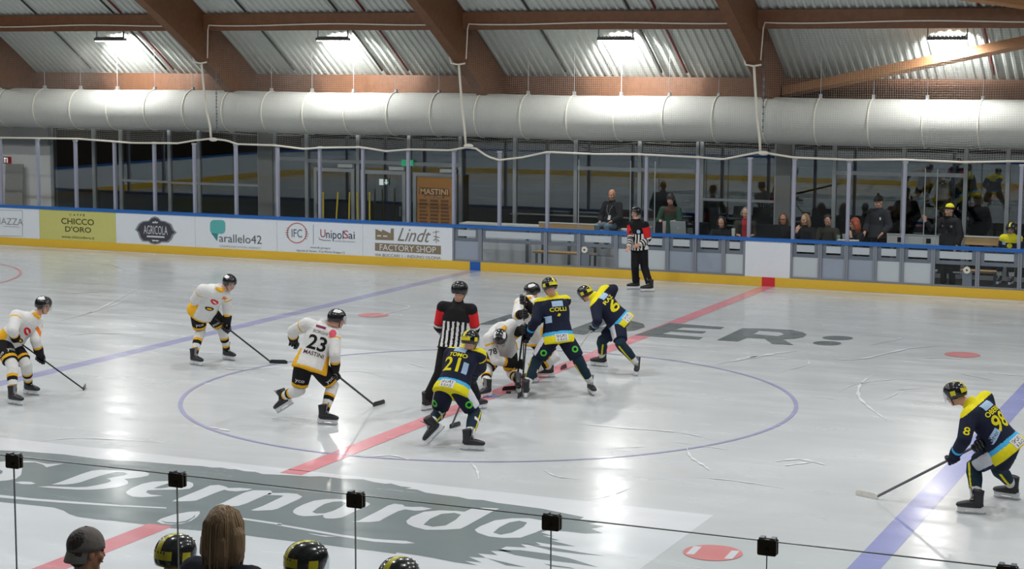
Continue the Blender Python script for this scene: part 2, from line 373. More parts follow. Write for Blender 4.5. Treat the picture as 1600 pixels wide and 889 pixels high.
for pts, w in (([(90,502),(150,485),(222,447)], .05), ([(110,497),(170,480),(215,460)], .04), ([(100,525),(150,521),(235,523)], .06), ([(85,460),(140,457),(180,452)], .05), ([(130,412),(175,414),(200,425)], .05),
    ([(1365,585),(1345,600),(1342,620),(1362,640),(1390,660)], .05), ([(1312,612),(1340,600),(1400,593),(1440,592)], .025), ([(1390,611),(1420,608),(1450,606)], .03), ([(1380,625),(1405,614)], .025), ([(1290,560),(1340,562),(1420,545),(1480,540)], .07), ([(1330,545),(1390,533),(1400,527),(1300,520)], .04),
    ([(1420,560),(1480,560),(1520,564)], .05), ([(1480,580),(1530,590),(1560,596)], .03), ([(1540,583),(1600,588)], .04), ([(1120,569),(1170,560),(1210,553),(1250,548)], .10), ([(1150,562),(1190,555)], .12), ([(1085,568),(1060,563),(1020,559)], .04), ([(1073,700),(1080,715),(1100,728),(1112,738)], .04),
    ([(960,548),(1000,543),(1050,545)], .03), ([(1180,565),(1250,560),(1262,570),(1200,585)], .03), ([(1210,722),(1250,718),(1290,727)], .07), ([(1225,728),(1270,722)], .06), ([(400,495),(470,487),(560,483)], .03), ([(560,463),(610,474),(640,480),(600,491),(560,499)], .05), ([(640,480),(680,478)], .03), ([(610,470),(575,466)], .03),
    ([(640,568),(665,575)], .04), ([(500,585),(560,580),(600,590)], .03), ([(300,555),(340,552),(390,556)], .03), ([(345,573),(370,578),(440,574)], .06), ([(60,690),(130,685),(260,692)], .03), ([(330,668),(360,674)], .08), ([(560,716),(610,712),(640,719)], .05), ([(735,722),(745,735),(748,750)], .03), ([(800,590),(850,588),(900,592)], .03), ([(960,700),(1010,698)], .03),
    ([(880,660),(960,668),(1060,676),(1115,688)], .04), ([(1080,745),(1150,752),(1230,764)], .03), ([(1240,620),(1290,622),(1320,628)], .02), ([(1050,690),(1150,705)], .02), ([(850,735),(870,745),(905,749)], .03), ([(930,780),(960,772),(985,762)], .025)):
    scrape(pts, w*.75)

# ------------------------------------------------------------------ ground behind the boards, walls, roof
m_floor2 = mat('rubber_floor', (58, 60, 62), .8, vary=.15)
tag(MB().box((-34, 15.0, -.06), (24, 18.0, .02)).build('floor_behind_boards', m_floor2), kind='structure')
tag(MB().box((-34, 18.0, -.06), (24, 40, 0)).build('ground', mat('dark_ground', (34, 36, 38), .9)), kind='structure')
FY = 18.0
def fx(px): return float(at(px, 280, FY)[0])
xw = fx(83)
tag(MB().box((-34, FY-.02, 0), (xw, FY+.2, 4.3)).build('wall_left', m_wall), kind='structure')
tag(MB().box((-34, FY-.2, 2.55), (xw-.0, FY-.02, 4.3)).build('trim_1', mat('grey_soffit', (150, 152, 152), .8)), kind='structure')
# corrugated roof sheet, ribs running down the slope
ys = np.linspace(-26.5, 17.75, 40); pitch = .19; prof = []
x = -36.0
while x < 26: prof += [(x, 0), (x+.055, 0), (x+.085, .055), (x+.16, .055)]; x += pitch
prof = np.array(prof); V = []; F = []; n = len(prof)
for y in ys:
    z = deck_z(y); V.append(np.c_[prof[:, 0], np.full(n, y), z+prof[:, 1]])
V = np.concatenate(V)
for i in range(len(ys)-1):
    for j in range(n-1): F.append((i*n+j, i*n+j+1, (i+1)*n+j+1, (i+1)*n+j))
roof = obj('ceiling', V, F, m_deck); tag(roof, kind='structure')
BEAM_X = (-29.2, -22.04, -14.86, -7.66, -.49, 6.69, 13.87, 21.0)
for k, bx in enumerate(BEAM_X):
    mb = MB(); yy = np.linspace(-26.5, 17.6, 40); P = []
    prof2 = [(-.13, -1.2), (.13, -1.2), (.13, .0), (-.13, .0)]
    V = []; F = []
    for y in yy:
        for a, b in prof2: V.append((bx+a, y, deck_z(y)+b))
    for i in range(len(yy)-1):
        for j in range(4): F.append((4*i+j, 4*i+(j+1) % 4, 4*i+4+(j+1) % 4, 4*i+4+j))
    F += [(3, 2, 1, 0), (4*len(yy)-4, 4*len(yy)-3, 4*len(yy)-2, 4*len(yy)-1)]
    tag(obj('roof_beam', V, F, m_wood), kind='structure')
for y0, zt in ((14.95, None), (7.5, None), (0.0, None)):
    h = .38; z1 = deck_z(y0+.25)
    for b0, b1 in zip(BEAM_X[:-1], BEAM_X[1:]):
        tag(MB().box((b0+.13, y0, z1-h+.05), (b1-.13, y0+.25, z1+.08 if y0 > 10 else z1)).build('roof_purlin', m_wood), kind='structure')
for b0, b1 in zip(BEAM_X[:-1], BEAM_X[1:]):
    tag(MB().box((b0+.13, 17.25, deck_z(17.45)-.5), (b1-.13, 17.45, deck_z(17.45))).build('eaves_purlin', m_wood), kind='structure')
def timber(name, a, b, w, h):
    a, b = np.array(a, float), np.array(b, float); d = nrm(b-a); side = nrm(np.cross(d, (0, .5, 1))); upv = np.cross(side, d)
    return MB().obox((a+b)/2, d, side, upv, np.linalg.norm(b-a)/2, w/2, h/2).build(name, m_wood_pale)
tag(timber('roof_brace', (-.3, 17.0, deck_z(17.0)-.62), (6.6, 15.0, deck_z(15.0)-.48), .16, .22), kind='structure')
tag(timber('roof_brace', (3.0, 13.6, deck_z(13.6)-.4), (6.6, 14.9, deck_z(14.9)-.2), .16, .2), kind='structure')
# red sprinkler pipes under the sheet; dark tubes added for its dark gaps
m_redpipe = mat('red_pipe', (120, 38, 40), .5); m_gap = mat('dark_gap', (62, 64, 62), .6)
def deck_x(px, py):
    d = ray(px, py); y = 15.0
    lo_, hi_ = 10., 17.6
    for _ in range(50):
        y = (lo_+hi_)/2; P = CAM_LOC+d*(y-CAM_LOC[1])/d[1]
        if P[2] < deck_z(y): lo_ = y
        else: hi_ = y
    return P[0]
for px, py, nm, mm, lab in ((217, 46, 'sprinkler_pipe', m_redpipe, 'red pipe down the roof sheet, left of the leftmost hanging rope'), (594, 46, 'sprinkler_pipe', m_redpipe, 'red pipe down the roof sheet in the second bay from left'),
      (1040, 41, 'sprinkler_pipe', m_redpipe, 'red pipe down the roof sheet in the third bay from left'), (1537, 36, 'sprinkler_pipe', m_redpipe, 'red pipe down the roof sheet at the far right'),
      (85, 46, 'roof_gap_line', m_gap, 'dark gap line on the roof sheet left of the first floodlight'), (552, 46, 'roof_gap_line', m_gap, 'dark gap line on the roof sheet beside the second floodlight'),
      (410, 46, 'roof_gap_line', m_gap, 'dark gap line on the roof sheet left of the second floodlight'), (846, 44, 'roof_gap_line', m_gap, 'dark gap line on the roof sheet left of the third floodlight'), (1000, 42, 'roof_gap_line', m_gap, 'dark gap line on the roof sheet right of the third floodlight'), (205, 46, 'roof_gap_line', m_gap, 'dark gap line on the roof sheet right of the first floodlight')):
    x = deck_x(px, py)
    mb = MB()
    for ya, yb_ in ((10.0, 14.9), (15.25, 17.2)):
        mb.tube([(x, y, deck_z(y)-.05) for y in np.linspace(ya, yb_, 9)], .028)
    tag(mb.build(nm, mm, None, True), lab, 'pipe')
# ------------------------------------------------------------------ facade behind the rink: frames, panes, doors
def vbar(mb, px, w=.06, z0=.05, z1=4.2, y=FY): x = fx(px); mb.box((x-w/2, y-.05, z0), (x+w/2, y+.06, z1))
def hbar(mb, pa, pb, zz, h=.06): mb.box((fx(pa), FY-.045, zz-h/2), (fx(pb), FY+.055, zz+h/2))
def zf(px, py): return float(at(px, py, FY)[2])
wins = [(83,148,None,None),(148,190,None,None),(190,266,zf(230,283),None),(266,312,zf(290,286),None),(312,406,zf(350,288),None),(430,480,None,zf(455,248)),(480,560,None,zf(520,252)),(560,640,None,zf(600,254)),(640,720,None,zf(680,257)),
    (720,805,None,None),(805,900,None,None),(900,1000,None,zf(960,264)),(1000,1090,None,zf(1040,266)),(1097,1213,zf(1150,313),None),(1238,1304,None,None),(1304,1412,None,zf(1360,271)),(1412,1509,None,zf(1460,273)),(1509,1575,None,None),(1575,1680,None,None),(1680,1800,None,None)]
for k, (a, b_, zt, zh) in enumerate(wins):
    mb = MB(); vbar(mb, a, .09); nxt = wins[k+1][0] if k+1 < len(wins) else None      # neighbours share the post between them
    if nxt != b_: vbar(mb, b_, .07)
    xa_, xb_ = fx(a)+.046, fx(b_)-.046
    for zz, hh in [(.09, .1), (4.15, .1)]+([(zt, .06)] if zt else [])+([(zh, .09)] if zh else []): mb.box((xa_, FY-.045, zz-hh/2), (xb_, FY+.055, zz+hh/2))
    w = mb.build('window_%d' % (k+1), m_alu_light); tag(w, kind='structure')
    MB().box((fx(a)+.046, FY-.004, .14), (fx(b_)-.046, FY+.012, 4.1)).build('window_pane', g_facade, w)
for a, b_ in ((407, 429), (1214, 1237)):
    tag(MB().box((fx(a), FY-.12, 0), (fx(b_), FY+.15, 4.3)).build('concrete_column', m_concrete), kind='structure')
for k, (a, b_, top) in enumerate(((493, 556, 262), (566, 636, 266), (648, 716, 270))):
    zt = zf((a+b_)/2, top); xa, xb = fx(a), fx(b_); mb = MB()
    mb.box((xa, FY-.1, .06), (xa+.09, FY-.05, zt)).box((xb-.09, FY-.1, .06), (xb, FY-.05, zt)).box((xa+.09, FY-.1, zt-.1), (xb-.09, FY-.05, zt)).box((xa+.09, FY-.1, .06), (xb-.09, FY-.05, .2))
    d = mb.build('door_%d' % (k+1), m_alu_light); tag(d, kind='structure')
    hx = xa+.13 if k == 0 else xb-.13
    MB().box((hx-.02, FY-.16, .95), (hx+.02, FY-.1, 1.2)).build('door_handle', m_steel, d)
    MB().box((xb-.45, FY-.16, zt+.02), (xb-.02, FY-.05, zt+.11)).build('door_closer', mat('closer_grey', (196, 198, 198), .4), d)
# dim room beyond the glass
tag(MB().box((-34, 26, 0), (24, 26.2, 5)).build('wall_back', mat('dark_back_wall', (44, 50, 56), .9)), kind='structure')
# small signs
def sign(name, px0, py0, px1, py1, y, m, label, cat='sign', th=.03):
    a = at(px0, py1, y); b_ = at(px1, py0, y); t = thing(name, label, cat, (float(a[0]), y, float(a[2])))
    MB().box((a[0], y-th, a[2]), (b_[0], y, b_[2])).build('panel', m, t); return t, a, b_
m_green = mat('exit_green', (40, 160, 110), .4, emit=.5); m_signwhite = mat('sign_white', (225, 232, 230), .4, emit=.4)
t, a, b_ = sign('exit_sign', 628, 250, 646, 259, FY-.08, m_green, 'small lit green exit sign above the glass doors')
MB().box((a[0]+.17, FY-.115, a[2]+.03), (a[0]+.27, FY-.111, b_[2]-.03)).build('pictogram', m_signwhite, t)
t, a, b_ = sign('door_sign', 593, 280, 608, 289, FY-.02, mat('sign_teal', (70, 110, 104), .5), 'small white exit arrow sign stuck on the middle glass door', th=.01)
w_ = b_[0]-a[0]; h_ = b_[2]-a[2]; mb = MB()
mb.box((a[0], FY-.034, a[2]), (a[0]+w_*.42, FY-.031, b_[2]))
mb.prism([(.72, .1), (.95, .5), (.8, .5), (.8, .95), (.64, .95), (.64, .5), (.49, .5)], (a[0], FY-.031, a[2]), (w_, 0, 0), (0, 0, h_), (0, -1, 0), 0, .003)
mb.build('arrow', m_signwhite, t)
t, a, b_ = sign('fire_sign', 6.5, 245, 17.5, 255, FY-.03, mat('fire_red', (186, 44, 44), .5), 'small red fire extinguisher sign on the white wall')
w_ = b_[0]-a[0]; h_ = b_[2]-a[2]; mb = MB()
mb.box((a[0]+.1*w_, FY-.064, a[2]+.1*h_), (a[0]+.3*w_, FY-.061, b_[2]-.15*h_)).box((a[0]+.45*w_, FY-.064, a[2]+.1*h_), (a[0]+.62*w_, FY-.061, b_[2]-.3*h_)).box((a[0]+.1*w_, FY-.064, b_[2]-.3*h_), (a[0]+.62*w_, FY-.061, b_[2]-.15*h_))
mb.build('pictogram', m_signwhite, t)
a = at(5, 335, 17.6); b_ = at(30, 257, 17.6)
t = thing('leaning_panel', 'grey board standing against the white wall under the fire sign', 'panel', (float(a[0]), 17.6, .02))
MB().obox(((a[0]+b_[0])/2, 17.7, b_[2]/2), (1, 0, 0), (0, 1, 0), (0, .08, 1), (b_[0]-a[0])/2, .015, b_[2]/2).build('board', mat('panel_grey', (168, 166, 162), .6), t)
# roll-up banner
a = at(652, 352, 17.5); b_ = at(706, 278, 17.5); x0, x1, zt = float(a[0]), float(b_[0]), float(b_[2])
t = thing('roll_up_banner', 'orange roll-up banner with a black team badge by the right door', 'banner', ((x0+x1)/2, 17.5, .02))
m_orange = mat('banner_orange', (190, 132, 66), .6); m_ink = mat('banner_ink', (52, 36, 30), .6)
MB().box((x0, 17.49, .1), (x1, 17.51, zt)).build('sheet', m_orange, t)
MB().box((x0, 17.4, .02), (x1, 17.6, .1)).build('base', m_alu, t); MB().box((x0, 17.47, zt), (x1, 17.53, zt+.03)).build('top_rail', m_alu, t)
bz = lambda py: float(at(680, py, 17.5)[2]); bw = x1-x0; mb = MB()
mb.prism([(.08, bz(293)), (.92, bz(294)), (.95, bz(306)), (.8, bz(306)), (.78, bz(309.5)), (.22, bz(308)), (.2, bz(305)), (.05, bz(304))], (x0, 17.488, 0), (bw, 0, 0), (0, 0, 1), (0, -1, 0), 0, .003)
r_ = random.Random(3)
for i in range(7):
    zz = bz(312.5+i*5.6)
    for j in range(3): mb.box((x0+bw*(.07+.31*j), 17.484, zz-.05), (x0+bw*(.07+.31*j+.2+r_.random()*.06), 17.488, zz+.01))
mb.build('print', mat('banner_brown', (128, 84, 50), .6), t)
mb = MB(); put_text(mb, 'MASTINI', (x0+bw*.1, 17.482, bz(304)), (bw*.8, 0, 0), (0, 0, bz(295)-bz(304)), bold=.02); put_text(mb, 'HOCKEY VARESE', (x0+bw*.26, 17.482, bz(308.3)), (bw*.48, 0, 0), (0, 0, bz(305.8)-bz(308.3)))
mb.build('lettering', mat('banner_cream', (236, 196, 140), .6), t)
m_ypole = mat('yellow_pole', (222, 196, 40), .45)
for px, dx, h, lab in ((505, 0, 0, 'yellow pole, leftmost behind the glass door'), (525, .05, 1, 'yellow pole, second from left by the glass door'), (545, .02, 2, 'yellow pole, third from left by the glass door'), (559.5, -.03, 3, 'yellow pole behind the door frame, fourth from left'), (577.5, 0, 4, 'yellow pole, rightmost, in the middle door')):
    b0 = at(px, 346, 17.3); t0 = at(px+dx*60, 300, 17.3)
    tag(MB().tube([(b0[0]-dx, 17.3, .02), (t0[0], 17.3, t0[2])], .022).build('yellow_pole', m_ypole, None, True), lab, 'pole', 'yellow poles by the doors')

# ------------------------------------------------------------------ far dasher boards
def board(name, x0, x1, z0=.0, z1=1.0, m=m_white, label='', cat='board', th=.04, loc=None):
    t = thing(name, label, cat, ((x0+x1)/2, 15.02, 0)); MB().box((x0+.004, 15.0, .0), (x1-.004, 15.0+th, z1)).build('panel', m, t); return t
XJ = [float(at(p_, 360, 15)[0]) for p_ in (62, 181, 305)]+[float(at(p_, 380, 15)[0]) for p_ in (433, 567, 707)]
def bx(px, py): return at(px, py, 14.992)
def atext(mb, body, bl, br, tl, m=0, **k):
    a, r, u = bx(*bl), bx(*br), bx(*tl)
    z = (a[2]+r[2])/2
    put_text(mb, body, (a[0], 14.992, z), (r[0]-a[0], 0, 0), (0, 0, u[2]-a[2]), m, **k)
def R(x0, y0, s): return lambda a, b: (x0+a/s, y0+b/s)
def apoly(mb, pts, m=0, d=0.0):
    P = [bx(*q) for q in pts]; mb.prism([(p[0], p[2]) for p in P], (0, 14.994-d, 0), (1, 0, 0), (0, 0, 1), (0, -1, 0), 0, .002, m)
ink = lambda n, c: mat('ink_'+n, c, .5, vary=.05)
b1 = board('advert_board', XJ[0]-2.44, XJ[0], label='white board with thin grey serif lettering, left of the yellow advert')
q = R(0, 310, 8.0); mb = MB(); atext(mb, 'PIAZZA', q(-60, 322), q(290, 335), q(-60, 240)); apoly(mb, [q(40, 345), q(245, 357), q(245, 362), q(40, 350)])
for P in (([(-80,142),(280,150),(280,154),(-80,146)]), [(-80,462),(280,470),(280,474),(-80,466)], [(277,150),(281,150),(281,470),(277,470)]): apoly(mb, [q(*v) for v in P])
mb.build('lettering', ink('grey', (150, 154, 158)), b1)
b2 = board('advert_board', XJ[0], XJ[1], m=m_chicco, label='pale yellow coffee advert board with dark green lettering')
mb = MB(); atext(mb, 'CHICCO', q(765, 320), q(1175, 336), q(765, 245), bold=.012); atext(mb, "D'ORO", q(815, 415), q(1140, 432), q(815, 345), bold=.012)
atext(mb, 'CAFFÈ', q(865, 216), q(1060, 224), q(865, 184), space=1.6); atext(mb, 'www.chiccodoro.it', q(770, 492), q(1180, 514), q(770, 458)); mb.build('lettering', ink('olive', (84, 84, 38)), b2)
b3 = board('advert_board', XJ[1], XJ[2], label='white advert board with a dark grey scalloped badge')
q = R(180, 325, 6.154); mb = MB()
bad = [(190,210),(225,150),(262,126),(320,120),(345,92),(380,80),(415,92),(440,120),(480,125),(540,155),(565,210),(592,235),(560,262),(545,300),(510,332),(450,330),(420,345),(380,352),(340,342),(320,324),(262,322),(235,290),(215,232)]
apoly(mb, [q(*v) for v in bad], 0); ctr = (388, 217)
apoly(mb, [q(ctr[0]+(a-ctr[0])*.9, ctr[1]+(b-ctr[1])*.9) for a, b in bad], 1, .003)
mb.build('badge', [ink('silver', (136, 140, 146)), ink('slate', (62, 64, 74))], b3)
mb = MB(); a, r, u = bx(*q(275, 248)), bx(*q(505, 260)), bx(*q(275, 165))
put_text(mb, 'AGRICOLA', (a[0], 14.986, (a[2]+r[2])/2), (r[0]-a[0], 0, 0), (0, 0, u[2]-a[2]))
for P in ([(305,264),(475,272),(475,288),(305,280)], [(355,145),(365,128),(380,135),(388,120),(396,135),(412,130),(410,147)], [(350,305),(425,310),(410,325),(385,318),(365,324)]): apoly(mb, [q(*v) for v in P], 0, .007)
mb.build('lettering', ink('pale', (206, 210, 216)), b3)
b4 = board('advert_board', XJ[2], XJ[3], label='white advert board with a teal speech-bubble letter')
mb = MB()
def rrect(x0, y0, x1, y1, r, n=6):
    P = []
    for cx_, cy_, a0 in ((x1-r, y0+r, -90), (x1-r, y1-r, 0), (x0+r, y1-r, 90), (x0+r, y0+r, 180)):
        for k in range(n+1): t = math.radians(a0+90*k/n); P.append((cx_+r*math.cos(t), cy_+r*math.sin(t)))
    return P
apoly(mb, [q(*v) for v in rrect(912, 115, 1057, 248, 38)], 0); apoly(mb, [q(*v) for v in [(922,240),(988,246),(980,318)]], 1, .003)
mb.build('logo', [ink('teal', (92, 178, 178)), ink('teal_dark', (56, 136, 140))], b4)
mb = MB(); atext(mb, 'arallelo42', q(1000, 327), q(1408, 346), q(1000, 247)); mb.build('lettering', ink('steel', (92, 100, 110)), b4)
mb = MB(); atext(mb, 'COMMUNICATION AGENCY', q(1005, 375), q(1405, 397), q(1005, 356)); mb.build('small_lettering', ink('light', (166, 170, 174)), b4)
b5 = board('advert_board', XJ[3], XJ[4], label='white advert board with a red ring emblem and dark red and navy lettering')
q = R(420, 335, 5.333); mb = MB(); cxy = [q(233+84*math.cos(t), 155+86*math.sin(t)) for t in np.linspace(0, 2*math.pi, 41)[:-1]]
o_ = [bx(*v) for v in cxy]; i_ = [bx(*q(233+76*math.cos(t), 155+78*math.sin(t))) for t in np.linspace(0, 2*math.pi, 41)[:-1]]
mb.add([(p[0], 14.992, p[2]) for p in o_]+[(p[0], 14.992, p[2]) for p in i_], [(k, (k+1) % 40, 40+(k+1) % 40, 40+k) for k in range(40)])
mb.build('ring_emblem', ink('rust', (200, 112, 104)), b5)
mb = MB(); atext(mb, 'IFC', q(190, 188), q(278, 195), q(190, 120))
for k in range(5):
    y_ = 112+k*19; w_ = (14, 22, 26, 22, 14)[k]
    apoly(mb, [q(162-w_, y_), q(166, y_+.5), q(166, y_+4), q(162-w_, y_+3.5)]); apoly(mb, [q(300, y_+12), q(306+w_, y_+12.5), q(306+w_, y_+16), q(300, y_+15.5)])
apoly(mb, [q(370, 85), q(372.5, 85), q(372.5, 248), q(370, 248)])
atext(mb, 'www.ifc-group.it', q(345, 288), q(512, 294), q(345, 266)); atext(mb, 'Agenzia di Varese - P.za Monte Grappa 12', q(230, 310), q(633, 332), q(230, 290)); mb.build('lettering', ink('teal_grey', (84, 104, 116)), b5)
mb = MB(); atext(mb, 'nipol', q(478, 222), q(622, 229), q(478, 128)); atext(mb, 'ai', q(664, 203), q(716, 207), q(664, 142)); mb.build('navy_lettering', ink('navy', (54, 58, 82)), b5)
mb = MB(); atext(mb, 'U', q(430, 190), q(472, 193), q(430, 123)); mb.build('red_lettering', ink('crimson', (168, 60, 84)), b5); mb = MB(); atext(mb, 'S', q(622, 200), q(662, 203), q(622, 132)); mb.build('red_lettering', ink('crimson', (168, 60, 84)), b5)
mb = MB(); apoly(mb, [q(410, 183), q(425, 203), q(460, 213), q(515, 215), q(515, 222), q(455, 220), q(420, 210)]); atext(mb, 'ASSICURAZIONI', q(550, 228), q(715, 236), q(550, 215)); mb.build('swoosh', ink('mid', (150, 154, 160)), b5)
b6 = board('advert_board', XJ[4], XJ[5], label='white advert board with brown chocolate-shop lettering and a factory icon')
mb = MB(); apoly(mb, [q(*v) for v in [(888,120),(940,145),(945,126),(1013,158),(1018,118),(1040,118),(1040,216),(888,211)]]); apoly(mb, [q(*v) for v in [(885,237),(1433,262),(1433,333),(885,302)]])
for P in ([(1390,130),(1394,130),(1397,236),(1392,236)], [(1365,148),(1420,140),(1420,145),(1366,153)], [(1372,180),(1424,190),(1420,196),(1372,186)], [(1370,215),(1388,200),(1390,205),(1376,222)], [(1400,205),(1420,218),(1416,228),(1399,212)]): apoly(mb, [q(*v) for v in P])
mb.build('print', ink('taupe', (134, 120, 98)), b6)
mb = MB(); apoly(mb, [q(*v) for v in [(903,172),(936,174),(936,184),(903,182)]], 0, .004); apoly(mb, [q(*v) for v in [(953,175),(988,177),(988,187),(953,185)]], 0, .004)
a, r, u = bx(*q(925, 300)), bx(*q(1393, 322)), bx(*q(925, 250)); put_text(mb, 'FACTORY SHOP', (a[0], 14.987, (a[2]+r[2])/2+.004), (r[0]-a[0], 0, 0), (0, 0, u[2]-a[2])); mb.build('white_lettering', ink('white', (226, 228, 228)), b6)
mb = MB(); atext(mb, 'Lindt', q(1072, 222), q(1350, 234), q(1072, 112), shear=.45); atext(mb, 'VIA BUCCARI 1 - INDUNO OLONA', q(883, 350), q(1433, 374), q(883, 326)); mb.build('script_lettering', ink('greybrown', (128, 120, 112)), b6)
# white block at the red line
wx0, wx1 = float(at(1164, 400, 15)[0]), float(at(1235, 400, 15)[0])
board('plain_board', wx0, wx1, label='plain white board block at the end of the red centre line')
# clear boards before the penalty benches and the timekeepers
m_gpanel = mat('blue_grey_sheet', (186, 192, 206), .5, vary=.05); m_wpanel = mat('white_sheet', (234, 236, 238), .5, vary=.04)
g_clear = glass('clear_board', (.90, .92, .93), .7)
def pxx(p_): return float(at(p_, 400, 15)[0])
clear = [(707, 750, 'g', 'clear board with a blue-grey sheet, next to the chocolate advert'), (750, 852, 'n', 'clear board section right of the blue kick mark'), (852, 904, 'n', 'clear board section left of the penalty bench door'),
  (904, 962, 'd', 'clear penalty bench door with round latch plate, left of the linesman'), (962, 1042, 'w', 'clear board with white sheet behind the linesman'), (1042, 1085, 'g', 'clear board with blue-grey sheet, first right of the linesman'),
  (1085, 1130, 'g', 'clear board with blue-grey sheet, second right of the linesman'), (1130, 1164, 'w', 'clear board with white sheet, just left of the white block'),
  (1235, 1281, 'w', 'clear board with white sheet, just right of the white block'), (1281, 1322, 'g', 'clear board with blue-grey sheet, second right of the white block'), (1322, 1367, 'g', 'clear board with blue-grey sheet, third right of the white block'),
  (1367, 1409, 'w', 'clear board with white sheet, fourth right of the white block'), (1409, 1458, 'w', 'clear board with white sheet, left of the right penalty door'), (1458, 1528, 'd', 'clear penalty bench door with round latch plate, at the right'), (1528, 1594, 'n', 'clear board section at the right edge of the photo'), (1594, 1690, 'n', 'clear board section beyond the right edge')]
for a, b_, kd, lab in clear:
    x0, x1 = pxx(a), pxx(b_); nm = 'penalty_door' if kd == 'd' else 'clear_board'
    t = thing(nm, lab, 'door' if kd == 'd' else 'board', ((x0+x1)/2, 15.03, 0))
    mb = MB(); w_ = .045
    mb.box((x0+.002, 15.0, .2), (x0+w_, 15.05, 1.0)).box((x1-w_, 15.0, .2), (x1-.002, 15.05, 1.0)).box((x0+w_, 15.005, .2), (x1-w_, 15.045, .24)).box((x0+w_, 15.03, .68), (x1-w_, 15.05, .76))
    mb.box((x0+w_, 15.032, .76), (x0+.13, 15.05, .99)).box((x1-.13, 15.032, .76), (x1-w_, 15.05, .99)); mb.build('frame', m_alu, t)
    MB().box((x0+w_, 15.01, .24), (x1-w_, 15.02, 1.0)).build('clear_sheet', g_clear, t)
    MB().box((x0+.13, 15.036, .8), (x1-.13, 15.048, .955)).build('upper_strip', m_wpanel, t)
    if kd in 'gw': MB().box((x0+w_, 15.036, .24), (x1-w_, 15.048, .68)).build('lower_sheet', m_gpanel if kd == 'g' else m_wpanel, t)
    MB().box((x0+.002, 15.004, .0), (x1-.002, 15.046, .2)).build('sill', m_steel, t)
    if kd == 'd':
        lx_ = x0+.17*(x1-x0) if a == 904 else x1-.23*(x1-x0); lz = .62 if a == 904 else .58
        mb = MB(); mb.loft([(lx_, 15.0, lz), (lx_, 14.97, lz)], .075, None, (0, 0, 1), 20); lp = mb.build('latch_plate', mat('cream_plate', (224, 222, 208), .4), t)
        MB().loft([(lx_, 14.975, lz), (lx_, 14.955, lz)], .02, None, (0, 0, 1), 10).build('latch_knob', m_black, lp)
        MB().box((lx_-.1, 15.025, .2), (lx_+.1, 15.06, .55)).box((lx_-.3 if a != 904 else lx_, 15.03, .5), (lx_ if a != 904 else lx_+.3, 15.05, .53)).build('latch_housing', m_alu, t)
# kick plate with the coloured line marks, blue cap rail
kick = thing('kick_plate', 'long yellow kick plate along the foot of the far boards', 'kick plate', (-6, 14.99, 0))
segs = [(-22.45, -7.34, m_yellow_kick), (-7.34, -7.06, mat('kick_blue', (30, 96, 178), .35)), (-7.06, -.15, m_yellow_kick), (-.15, .15, mat('kick_red', (206, 48, 56), .35)), (.15, 8.6, m_yellow_kick)]
for k, (a, b_, m) in enumerate(segs):
    nm = 'yellow_strip' if m is m_yellow_kick else ('blue_mark' if k == 1 else 'red_mark')
    o = MB().box((a, 14.975, .0), (b_, 15.0, .2)).build(nm, m, kick)
    if nm != 'yellow_strip': o['label'] = nm.replace('_', ' ')+' on the kick plate'
cap = MB().box((-22.45, 14.97, 1.0), (8.6, 15.16, 1.07)).build('cap_rail', m_blue_cap); tag(cap, 'long blue cap rail on top of the far boards', 'rail')

# ------------------------------------------------------------------ rink glass: posts and panes
PX = [-21.34, -20.1, -18.87, -17.63, -16.39, -15.17, -13.93, -12.71, -11.5, -10.29, -9.05, -7.83, -6.63, -5.4, -4.17, -2.95, -1.72, -.51, .5, 1.72, 2.94, 4.16, 5.38, 6.6]
ORD = ['first', 'second', 'third', 'fourth', 'fifth', 'sixth', 'seventh', 'eighth', 'ninth', 'tenth', 'eleventh', 'twelfth', 'thirteenth', 'fourteenth', 'fifteenth', 'sixteenth', 'seventeenth', 'eighteenth', 'nineteenth', 'twentieth', 'twenty-first', 'twenty-second', 'twenty-third', 'twenty-fourth']
m_post = mat('lilac_grey_post', (160, 163, 180), .45, .1, vary=.05)
GZ = 2.84
post_x = [x for x in PX if x not in (-4.17, 4.16)]
for k, x in enumerate(post_x):
    t = thing('glass_post', '%s grey post from the left along the far rink glass' % ORD[k], 'post', (x, 15.1, 1.07), 'posts of the far rink glass')
    mb = MB(); mb.box((x-.035, 15.07, 1.07), (x+.035, 15.15, GZ)); mb.build('upright', m_post, t)
    MB().box((x-.05, 15.065, GZ-.03), (x+.05, 15.155, GZ+.012)).build('cap', m_alu_light, t)
k = 0
edges = sorted(PX)
for a, b_ in zip(edges[:-1], edges[1:]):
    if abs(b_-a) < .3: continue
    x0 = a+(.036 if a in post_x else .006); x1 = b_-(.036 if b_ in post_x else .006)
    o = MB().box((x0, 15.102, 1.072), (x1, 15.114, GZ-.01)).build('glass_shield', g_rink)
    tag(o, '%s clear pane from the left in the far rink glass' % ORD[k], 'glass pane', 'panes of the far rink glass'); k += 1
# thin edges of the glass doors
for px, lab in ((904, 'thin bright glass door edge left of the seated bald man'), (985, 'thin bright glass door edge right of the seated bald man'), (1023, 'thin glass edge left of the young man at the silver laptop'), (1445, 'thin bright glass door edge at the raised hand'), (1464, 'thin glass door edge between the raised hand and the yellow hat')):
    x = float(at(px, 300, 15.16)[0]); o = MB().box((x-.008, 15.155, 1.07), (x+.008, 15.175, 2.7)).build('glass_door_edge', m_alu_light); tag(o, lab, 'trim')

